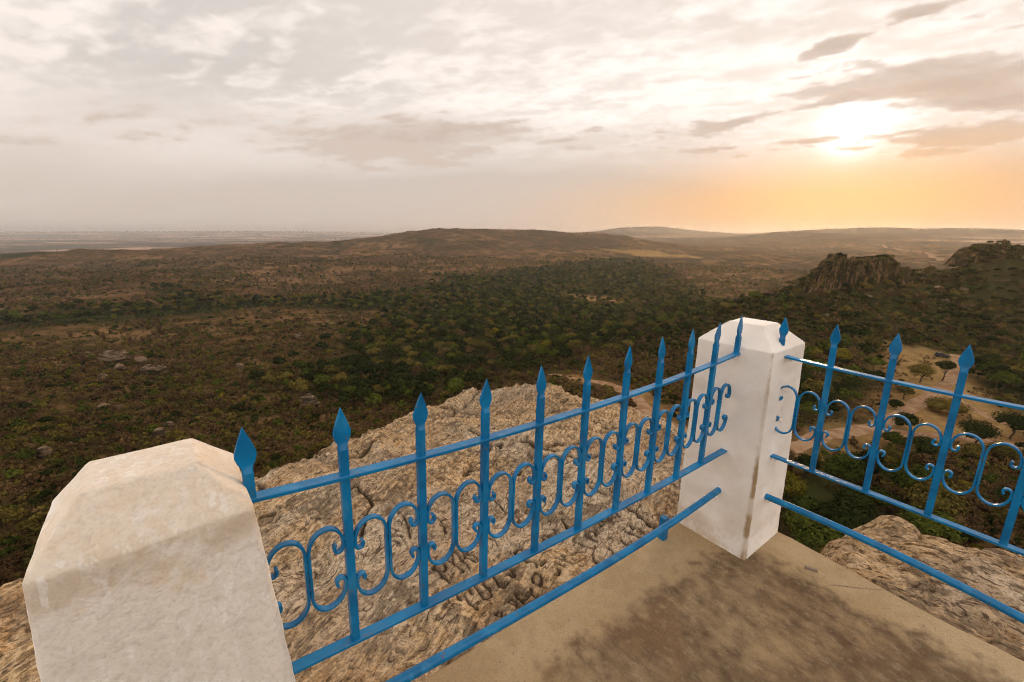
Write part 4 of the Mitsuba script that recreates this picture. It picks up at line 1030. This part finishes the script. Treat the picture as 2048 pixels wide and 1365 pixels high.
COLS = [(0, 150, 'at far left'), (150, 480, 'over near pillar'), (480, 673, 'past first left spear'), (673, 836, 'past second left spear'), (836, 970, 'past third left spear'), (970, 1085, 'past fourth left spear'),
        (1085, 1180, 'past fifth left spear'), (1180, 1328, 'past sixth left spear'), (1328, 1479, 'past eighth left spear'), (1479, 1600, 'over corner pillar'), (1600, 1680, 'before first right spear'),
        (1680, 1800, 'past first right spear'), (1800, 1940, 'past second right spear'), (1940, 2060, 'past last right spear')]
ROWS = [(0, 560, 'under skyline'), (560, 640, 'far down valley'), (640, 700, 'in middle distance'), (700, 770, 'at middle height'), (770, 860, 'rather near'), (860, 960, 'near'), (960, 1100, 'very near'), (1100, 1400, 'lowest')]
LOOK = {'olive_shrub': 'olive shrub', 'dry_shrub': 'bare brown shrub', 'green_shrub': 'fresh green shrub', 'dark_shrub': 'dark green shrub', 'yellow_shrub': 'yellow shrub', 'wood_tree': 'round crowned wood tree'}
NTH = ['first', 'second', 'third', 'fourth', 'fifth', 'sixth', 'seventh', 'eighth', 'ninth', 'tenth', 'eleventh', 'twelfth', 'thirteenth', 'fourteenth', 'fifteenth', 'sixteenth', 'seventeenth', 'eighteenth', 'nineteenth', 'twentieth'] + ['twenty-' + q for q in ('first', 'second', 'third', 'fourth', 'fifth', 'sixth', 'seventh', 'eighth', 'ninth')] + ['thirtieth'] + ['thirty-' + q for q in ('first', 'second', 'third', 'fourth', 'fifth', 'sixth', 'seventh', 'eighth', 'ninth')] + ['fortieth'] + ['forty-' + q for q in ('first', 'second', 'third', 'fourth', 'fifth', 'sixth', 'seventh', 'eighth', 'ninth')] + ['fiftieth'] + ['fifty-' + q for q in ('first', 'second', 'third', 'fourth', 'fifth', 'sixth', 'seventh', 'eighth', 'ninth')] + ['sixtieth']


def where(u, v):
    return next(t for a, b, t in COLS if a <= u < b), next(t for a, b, t in ROWS if a <= v < b)


count = {}
rot = rng.uniform(0, 360, plants_n)
tallness = rng.uniform(0.85, 1.2, plants_n)
for i in range(plants_n):
    xx, yy, zz, s = A[i]
    nearform = single[i] or big[i] > (0.013 if kind[i] == 'wood' else 0.010)
    close_up = kind[i] != 'patch' and math.hypot(xx, yy) < (125 if kind[i] == 'wood' else 110)
    g = f"g_{kind[i]}{'close' if close_up else '' if nearform or kind[i] == 'patch' else 'far'}_{form[i]}"
    inst = {'type': 'instance', 'to_world': place(xx, yy, zz - 0.1, s, s * tallness[i], rot[i]), 'group': {'type': 'ref', 'id': g}}
    if single[i]:
        nm = names[i]
        count[nm] = count.get(nm, -1) + 1
        key = nm if count[nm] == 0 else f'{nm}_{count[nm]:03d}'
        scene[key] = inst
        WHO.setdefault((nm, where(u_[i], v_[i])), []).append((u_[i], key))
    else:
        st = 'valley_wood' if kind[i] == 'wood' else 'hillside_scrub'
        count[st] = count.get(st, 0) + 1
        scene[f'{st}__{count[st]:05d}'] = inst
for (nm, (col_, row_)), who in WHO.items():
    for j, (_, key) in enumerate(sorted(who)):
        nth = f'{NTH[min(j, len(NTH) - 1)]} ' if len(who) > 1 else ''
        tag(key, f'{nth}{LOOK[nm]} {"from left, " if nth else ""}{row_} {col_}', 'tree' if nm == 'wood_tree' else 'shrub', nm.replace('_', ' ') + 's')
tag('valley_wood', kind='stuff')
for i, (xx, yy, zz) in enumerate(TUFTS):
    sc = rng.uniform(0.8, 1.3)
    scene[f'dry_grass__{i + 1:05d}'] = {'type': 'instance', 'to_world': place(xx, yy, zz, sc, sc, rng.uniform(0, 360)), 'group': {'type': 'ref', 'id': f'g_tuft_{rng.integers(0, 3)}'}}
tag('dry_grass', kind='stuff')
tag('hillside_scrub', kind='stuff')
print('plants', plants_n, 'wood', n_wood, count)

# ------------------------------------------------------------------ the trees of the clearing, one by one
SPOTS = [((138.9, 134.5), 5.2, 6.6, 'dark', 'clearing_tree', 'slender dark tree standing between the two parked cars and the fork of the dirt roads', 6),
         ((130.2, 133.1), 7.2, 5.2, 'olive', 'clearing_tree', 'broad dark round tree left of the slender tree at the top of the clearing', 6),
         ((111.8, 117.8), 4.0, 3.6, 'olive', 'clearing_tree', 'small open olive tree on the left side of the clearing above the road', 4),
         ((102.8, 110.2), 3.6, 2.4, 'dark', 'clearing_shrub', 'small dark bush alone on the left edge of the clearing', 0),
         ((115.7, 109.1), 9.0, 3.4, 'olive', 'clearing_shrub', 'wide flat olive thicket in the fork between the dirt roads', 0),
         ((94.4, 97.0), 5.6, 3.8, 'dark', 'clearing_shrub', 'dark thicket beside the road bend in the lower left of the clearing', 0),
         ((104.5, 90.8), 8.2, 4.6, 'dark', 'clearing_tree', 'umbrella crowned tree with a bare trunk beside the lower road', 7),
         ((118.8, 96.0), 8.0, 5.6, 'dark', 'clearing_tree', 'dense dark green tree at the right edge of the clearing', 6),
         ((86.5, 83.7), 5.6, 3.6, 'dark', 'clearing_shrub', 'dark green bush just below the middle of the lower road', 0),
         ((85.1, 89.9), 4.2, 3.0, 'green', 'clearing_shrub', 'bright green bush beside the lower road left of the dark bush', 0),
         ((95.4, 82.4), 4.6, 3.0, 'olive', 'clearing_shrub', 'greyish olive bush below the umbrella crowned tree', 0),
         ((103.0, 83.7), 5.6, 2.8, 'olive', 'clearing_shrub', 'low spreading olive bush at the lower right of the clearing', 0),
         ((77.4, 80.8), 4.4, 2.6, 'olive', 'clearing_shrub', 'low olive bush nearest to the corner pillar below the road', 0),
         ((86.3, 115.4), 5.2, 4.4, 'green', 'clearing_tree', 'green tree at the wood edge left of the clearing', 5),
         ((97.3, 119.0), 5.6, 4.6, 'dark', 'clearing_tree', 'dark tree at the upper left edge of the clearing', 5),
         ((112.8, 129.1), 4.6, 4.0, 'dark', 'clearing_tree', 'dark tree overhanging the upper end of the clearing on its left', 5)]
for i, (p, w, h, col, nm, text, limbs) in enumerate(SPOTS):
    key = numbered(nm)
    zz = float(height(*p))
    z0 = h * 0.32 if limbs else 0.0
    h *= 1.12
    cr = crown(200 + i, w, h - z0, z0, 16, 3000, 0.20, 1, 0.42 if limbs else 0.58, 0.12)
    scene[key + '__crown'] = {**mikit.ply(cr, LEAF[col]), 'to_world': place(*p, zz, 1, 1, 20 * i)}
    if limbs:
        scene[key + '__trunk'] = {**mikit.ply(trunk(300 + i, h * 0.85, 0.17 + 0.012 * w, w, limbs), 'bark'), 'to_world': place(*p, zz, 1, 1, 20 * i)}
    tag(key, text, 'tree' if limbs else 'bush', None)


# ------------------------------------------------------------------ boulders and crags
def boulder(seed, sx, sy, sz, strat=0.0):
    m = trimesh.creation.icosphere(3, 1.0)
    v = m.vertices * [sx, sy, sz]
    v = v * (1 + 0.55 * fb(m.vertices * 1.3 + seed * 3.7, 4, seed)[:, None])
    if strat:
        k = np.round(v[:, 2] / strat) * strat
        v[:, 2] = v[:, 2] * 0.35 + k * 0.65
        v[:, :2] *= 1 + 0.22 * (meshkit.noise(np.c_[k * 3.3 + seed, 0 * k, 0 * k], seed) - 0.5)[:, None]
    return trimesh.Trimesh(v, m.faces, process=False)


BOULD = [((-200.0, 210.6), 6.5, 3.4, 3.4, 'large dark layered boulder at the left of the rock group on the slope'),
         ((-184.4, 197.1), 3.4, 2.2, 1.7, 'pale pointed boulder below the large layered boulder'),
         ((-206.0, 224.7), 6.0, 3.0, 1.8, 'low layered slab at the top of the rock group on the slope'),
         ((-186.5, 211.7), 3.8, 2.4, 1.8, 'dark boulder in the middle of the rock group on the slope'),
         ((-167.2, 193.1), 4.2, 2.6, 2.3, 'mottled boulder right of the middle of the rock group'),
         ((-162.2, 194.1), 3.2, 2.0, 2.1, 'pale tilted boulder at the right end of the rock group'),
         ((-237.3, 236.8), 1.8, 1.2, 0.9, 'small pale stone alone to the left of the rock group'),
         ((-172.6, 176.2), 2.4, 1.8, 1.4, 'dark boulder standing alone below the rock group'),
         ((-134.9, 135.8), 2.2, 1.5, 1.0, 'pale flat stone on the slope far below the rock group'),
         ((-130.5, 136.6), 1.5, 1.1, 0.8, 'small grey stone beside the pale flat stone on the slope'),
         ((-70.5, 142.9), 4.2, 2.4, 2.2, 'dark ledge of rock at the edge of the wood above the left railing'),
         ((-90.6, 104.2), 2.4, 1.6, 1.2, 'grey stone on the slope just above the near pillar'),
         ((-95.6, 113.1), 1.6, 1.2, 0.9, 'small dark stone above the grey stone near the pillar'),
         ((-101.9, 87.2), 1.9, 1.3, 1.5, 'upright grey boulder on the slope at the far left'),
         ((-136.5, 210.6), 2.4, 1.6, 1.2, 'small dark boulder in the dry grass right of the rock group'),
         ((-142.9, 287.4), 4.0, 2.5, 2.6, 'dark rocky mound left of the valley wood'),
         ((184.8, 226.2), 2.2, 1.5, 1.3, 'pale stone on the hillside just under the left fluted cliff'),
         ((228.4, 235.6), 2.6, 1.6, 1.3, 'pale stone in the saddle between the two cliffs of the hill'),
         ((224.8, 226.2), 2.0, 1.4, 1.1, 'small grey stone below the saddle of the hill'),
         ((241.6, 234.4), 2.4, 1.5, 1.4, 'pale stone left of the summit cliff of the hill'),
         ((197.4, 207.4), 1.8, 1.3, 0.9, 'small stone low on the hillside over the clearing'),
         ((152.1, 209.5), 1.9, 1.3, 1.0, 'small stone on the hill foot just right of the corner pillar')]
for i, (p, sx, sy, sz, text) in enumerate(BOULD):
    sx, sz = (sx * 0.85, sz * 1.45) if i < 16 else (sx, sz)
    key = put('boulder', boulder(400 + i, sx, sy, sz, 0.55 if i in (0, 2, 4, 10) else 0), 'far_rock', 45)
    scene[key]['to_world'] = place(*p, float(height(*p)) + sz * 0.3, 1, 1, rng.uniform(-20, 20))
    tag(key, text, 'boulder')


TOPS = []


def crag(key, pts, hgt, depth, seed, label):
    """a fluted cliff of upright rock along a line on the hill"""
    q = np.array(pts, float)
    t = np.r_[0, np.cumsum(np.hypot(*np.diff(q, axis=0).T))]
    n, m = int(t[-1] / 0.45), 34
    tt = np.linspace(0, t[-1], n)
    c = np.stack([np.interp(tt, t, q[:, k]) for k in (0, 1)], -1)
    tan = np.gradient(gaussian_filter(c, [6, 0]), axis=0)
    tan /= np.linalg.norm(tan, axis=1, keepdims=True)
    out = np.stack([tan[:, 1], -tan[:, 0]], -1)
    if (out[n // 2] @ -c[n // 2]) < 0:
        out = -out
    f = np.linspace(0, 1, m)
    base = height(c[:, 0], c[:, 1])
    top = hgt * (0.72 + 1.0 * (meshkit.fbm(np.c_[tt * 0.12, 0 * tt, 0 * tt], 4, seed) - 0.35)) * np.clip(np.minimum(tt / 7, (t[-1] - tt) / 22), 0.1, 1) ** 0.7
    X = np.zeros((n, m, 3))
    prof = np.where(f < 0.8, f / 0.8, 1.0)
    back = np.where(f < 0.8, 0.12 * f, 0.1 + (f - 0.8) / 0.2 * 1.0)
    P = np.stack(np.broadcast_arrays(tt[:, None] * 0.55, f[None] * 1.3, 0 * tt[:, None]), -1)
    flute = (0.5 - np.abs(fb(P, 3, seed + 1)) * 2.2) * 2.8 + fb(P * [3.5, 3, 0], 3, seed + 2) * 1.0
    off = flute * (f[None] < 0.82) * np.clip(top[:, None] / 4, 0.2, 1) + 1.2 - back[None] * depth
    X[..., :2] = c[:, None] + out[:, None] * off[..., None]
    X[..., 2] = base[:, None] - 1.5 + (top[:, None] + 1.5) * prof[None] + fb(P * [2.2, 1, 0] + 9, 3, seed + 3) * 0.9 * (f > 0.1)
    k = put(key, (X.reshape(-1, 3), grid_faces(n, m)), 'cliff_rock', 45)
    tag(k, label, 'cliff')
    TOPS.append((c, out, base + top, depth, t[-1]))


crag('rock_cliff', [(161.7,243.0),(165.3,238.0),(177.2,235.0),(190.8,235.0),(206.0,237.0),(222.2,243.0)], 14.0, 16.0, 501, 'fluted dark rock cliff on the left shoulder of the scrubby hill')
crag('rock_cliff', [(261.5,258.0),(269.4,258.0),(278.2,258.0),(291.6,262.0),(303.8,266.0)], 6.5, 12.0, 521, 'broken rock cliff under the summit of the scrubby hill on the right')
crag('rock_cliff', [(221.8,240.0),(233.4,242.0),(251.5,249.0)], 6.0, 10.0, 541, 'low broken rock cliff in the saddle between the two higher cliffs')
crag('rock_cliff', [(296.1,264.0),(311.8,268.0),(341.1,272.0)], 5.0, 10.0, 561, 'low rock cliff at the right edge of the scrubby hill')

# small trees standing on the cliffs and along the crest of the hill
rs = np.random.default_rng(19)
for c_, out_, top_, dep_, len_ in TOPS:                                         # scrub clinging to the cliffs
    for j in range(int(len_ * 3.2)):
        i, f_ = rs.integers(0, len(c_)), rs.random() ** 0.7
        z0_ = float(height(*c_[i]))
        q = c_[i] + out_[i] * (2.2 - 0.1 * f_ * dep_ if f_ < 0.86 else 1.2 - dep_ * rs.uniform(0.05, 0.9))
        sc = rs.uniform(0.35, 0.85)
        count['hillside_scrub'] += 1
        scene[f"hillside_scrub__{count['hillside_scrub']:05d}"] = {'type': 'instance', 'to_world': place(q[0], q[1], z0_ + (top_[i] - z0_) * min(f_ / 0.8, 1) - 0.5, sc, sc, rs.uniform(0, 360)), 'group': {'type': 'ref', 'id': f'g_shrub_{rs.choice([0, 3, 3, 5, 1, 2])}'}}
ON_TOP, ON_CREST = [], []
for c_, out_, top_, dep_, len_ in TOPS:
    for j in range(int(len_ / 1.1)):
        i = rs.integers(2, len(c_) - 2)
        q = c_[i] + out_[i] * (1.0 - dep_ * rs.uniform(0.02, 0.5))
        fm, sc = rs.choice([0, 3, 3, 5, 1]), rs.uniform(0.8, 1.6)
        key = numbered('cliff_shrub', lambda k: k in scene)
        scene[key] = {'type': 'instance', 'to_world': place(q[0], q[1], top_[i] - 0.5, sc, sc * rs.uniform(0.8, 1.1), rs.uniform(0, 360)), 'group': {'type': 'ref', 'id': f'g_shrub_{fm}'}}
        ON_TOP.append((q[0] / q[1], len_, key))
CREST = [(170.7,250.0),(295.1,277.1),(173.0,252.5),(242.7,257.1),(280.3,269.1),(238.2,260.5),(242.2,261.3),(290.7,278.8),(215.6,261.3),(278.6,270.2),(164.2,249.2),(217.3,258.1),(308.9,280.7),(248.0,263.6),(166.5,249.5),(231.4,255.9),(281.3,275.6),(192.6,259.1),(221.1,262.7),(280.3,270.0),(301.2,279.5),(283.1,275.5),(243.7,263.1),(301.2,274.7),(301.4,277.4),(242.7,257.0),(278.8,270.3),(302.5,276.5),(257.9,263.1),(266.5,264.8),(187.6,259.6),(287.5,274.8),(307.7,277.0),(298.6,274.7),(322.1,284.1),(273.9,272.9),(295.1,278.7),(167.5,248.5),(170.3,249.4),(196.0,261.8),(175.4,252.7),(251.6,264.9),(323.3,285.2),(193.4,258.4),(276.8,267.7),(277.5,270.3),(290.9,272.7),(292.6,271.7),(290.2,269.4),(288.9,268.9),(288.6,271.8),(294.8,270.8),(278.8,271.7),(282.7,273.2),(286.6,270.7),(297.7,270.8)]
for j, (qx, qy) in enumerate(CREST):
    sc = rs.uniform(0.45, 0.95)
    key = numbered('crest_tree', lambda k: k in scene)
    scene[key] = {'type': 'instance', 'to_world': place(qx, qy, float(height(qx, qy)) - 0.2, sc, sc * rs.uniform(0.85, 1.1), rs.uniform(0, 360)), 'group': {'type': 'ref', 'id': f'g_wood_{rs.choice([0, 1, 3])}'}}
    ON_CREST.append((qx / qy, key))
CLIFFS = ['left fluted', 'right summit', 'low saddle', 'far right']
for first, t_ in enumerate(TOPS):
    for j, (_, _, key) in enumerate(sorted(t for t in ON_TOP if t[1] == t_[4])):
        tag(key, f'{NTH[j]} dark shrub from the left on top of the {CLIFFS[first]} cliff', 'shrub', 'shrubs on the cliff tops')
for j, (_, key) in enumerate(sorted(ON_CREST)):
    tag(key, f'{NTH[j]} small dark tree from the left along the skyline crest of the right hill', 'tree', 'trees on the hill crest')

# ------------------------------------------------------------------ far buildings and cars
def house(key, x, y, rot, sx, sy, hw, hr, wall, label, roofed=True):
    z = float(height(x, y))
    base = place(x, y, z, 1, 1, rot)
    w = box(0, 0, hw / 2 - 0.5, sx, sy, hw + 1)
    scene[key + '__wall'] = {**mikit.ply(w, wall), 'to_world': base}
    o = 0.7
    v = np.array([(-sx / 2 - o, -sy / 2 - o, hw - 0.15), (sx / 2 + o, -sy / 2 - o, hw - 0.15), (sx / 2 + o, sy / 2 + o, hw - 0.15), (-sx / 2 - o, sy / 2 + o, hw - 0.15), (-sx / 2 + sy * 0.3, 0, hw + hr), (sx / 2 - sy * 0.3, 0, hw + hr)])
    scene[key + '__roof'] = {**mikit.ply(trimesh.convex.convex_hull(v), 'roof_tile' if roofed else 'wall_white'), 'to_world': base}
    scene[key + '__door'] = {**mikit.ply(box(sx * 0.1, -sy / 2 - 0.03, 1.05, 1.0, 0.08, 2.1), 'dark_glass'), 'to_world': base}
    for i, fx in enumerate((-0.3, 0.33)):
        scene[key + '__window' + ('' if i == 0 else '_001')] = {**mikit.ply(box(sx * fx, -sy / 2 - 0.03, 1.5, 1.2, 0.08, 1.0), 'dark_glass'), 'to_world': base}
    tag(key, label, 'house')


house('house', -89.0, 452.4, 8, 13.0, 7.0, 2.9, 2.2, 'wall_dark', 'house with a red tiled roof among the trees of the valley')
house('white_hut', 197.5, 554.7, -10, 5.0, 3.6, 2.5, 0.9, 'wall_white', 'small white hut beside the pale clearing in the valley', False)
put('white_tank', trimesh.util.concatenate([trimesh.creation.cylinder(0.75, 3.4, sections=20), trimesh.creation.cone(0.85, 0.5, sections=20).apply_translation((0, 0, 1.7))]), 'wall_white', 30)
scene['white_tank']['to_world'] = place(-78.5, 448.0, float(height(-78.5, 448.0)) + 1.6, 1, 1, 0)
tag('white_tank', 'small white upright tank right of the red roofed house', 'tank')


def car(key, x, y, rot, paint, label):
    z = float(height(x, y))
    m = place(x, y, z + 0.05, 1, 1, rot)
    prof = [(-2.1, 0.35), (-2.1, 0.85), (-1.95, 0.98), (-1.15, 1.02), (1.0, 1.02), (1.95, 0.86), (2.12, 0.7), (2.12, 0.35)]
    body = trimesh.creation.extrude_polygon(Polygon(prof).buffer(-0.06).buffer(0.06), 1.66, engine='earcut')
    cab = trimesh.creation.extrude_polygon(Polygon([(-1.9, 0.98), (-1.55, 1.46), (0.15, 1.5), (0.95, 1.0)]), 1.44, engine='earcut')
    roof = trimesh.creation.extrude_polygon(Polygon([(-1.5, 1.44), (-1.42, 1.53), (0.02, 1.56), (0.16, 1.47)]), 1.36, engine='earcut')
    R = trimesh.transformations.rotation_matrix(math.pi / 2, [1, 0, 0])
    for nm, me, w, mat in (('body', body, 1.66, paint), ('windows', cab, 1.44, 'dark_glass'), ('roof', roof, 1.36, paint)):
        me.apply_translation((0, 0, -w / 2))
        me.apply_transform(R)
        scene[f'{key}__{nm}'] = {**mikit.ply(me, mat, 30), 'to_world': m}
    for i, (wx, wy) in enumerate(((-1.3, -0.78), (1.35, -0.78), (-1.3, 0.78), (1.35, 0.78))):
        wh = trimesh.creation.cylinder(0.33, 0.2, sections=18)
        wh.apply_transform(R)
        wh.apply_translation((wx, wy, 0.33))
        scene[f'{key}__wheel' + ('' if i == 0 else f'_{i:03d}')] = {**mikit.ply(wh, 'rubber', 30), 'to_world': m}
    tag(key, label, 'car')


car('parked_car', 167.0, 164.2, -30, 'car_paint', 'dark parked car at the top of the clearing left of the road end')
car('parked_car_001', 174.7, 155.1, 70, 'car_paint_red', 'dark reddish parked car under the bushes right of the road end')

# ------------------------------------------------------------------ air
scene['air'] = {'type': 'homogeneous', 'albedo': {'type': 'rgb', 'value': [0.95, 0.95, 0.95]}, 'sigma_t': {'type': 'rgb', 'value': [9e-5, 9e-5, 9e-5]}, 'phase': {'type': 'hg', 'g': 0.62}}
scene['haze'] = {'type': 'cube', 'to_world': T().translate([0, 0, -20]).scale([33000, 33000, 170]), 'bsdf': {'type': 'null'}, 'interior': {'type': 'ref', 'id': 'air'}}
tag('haze', kind='stuff')
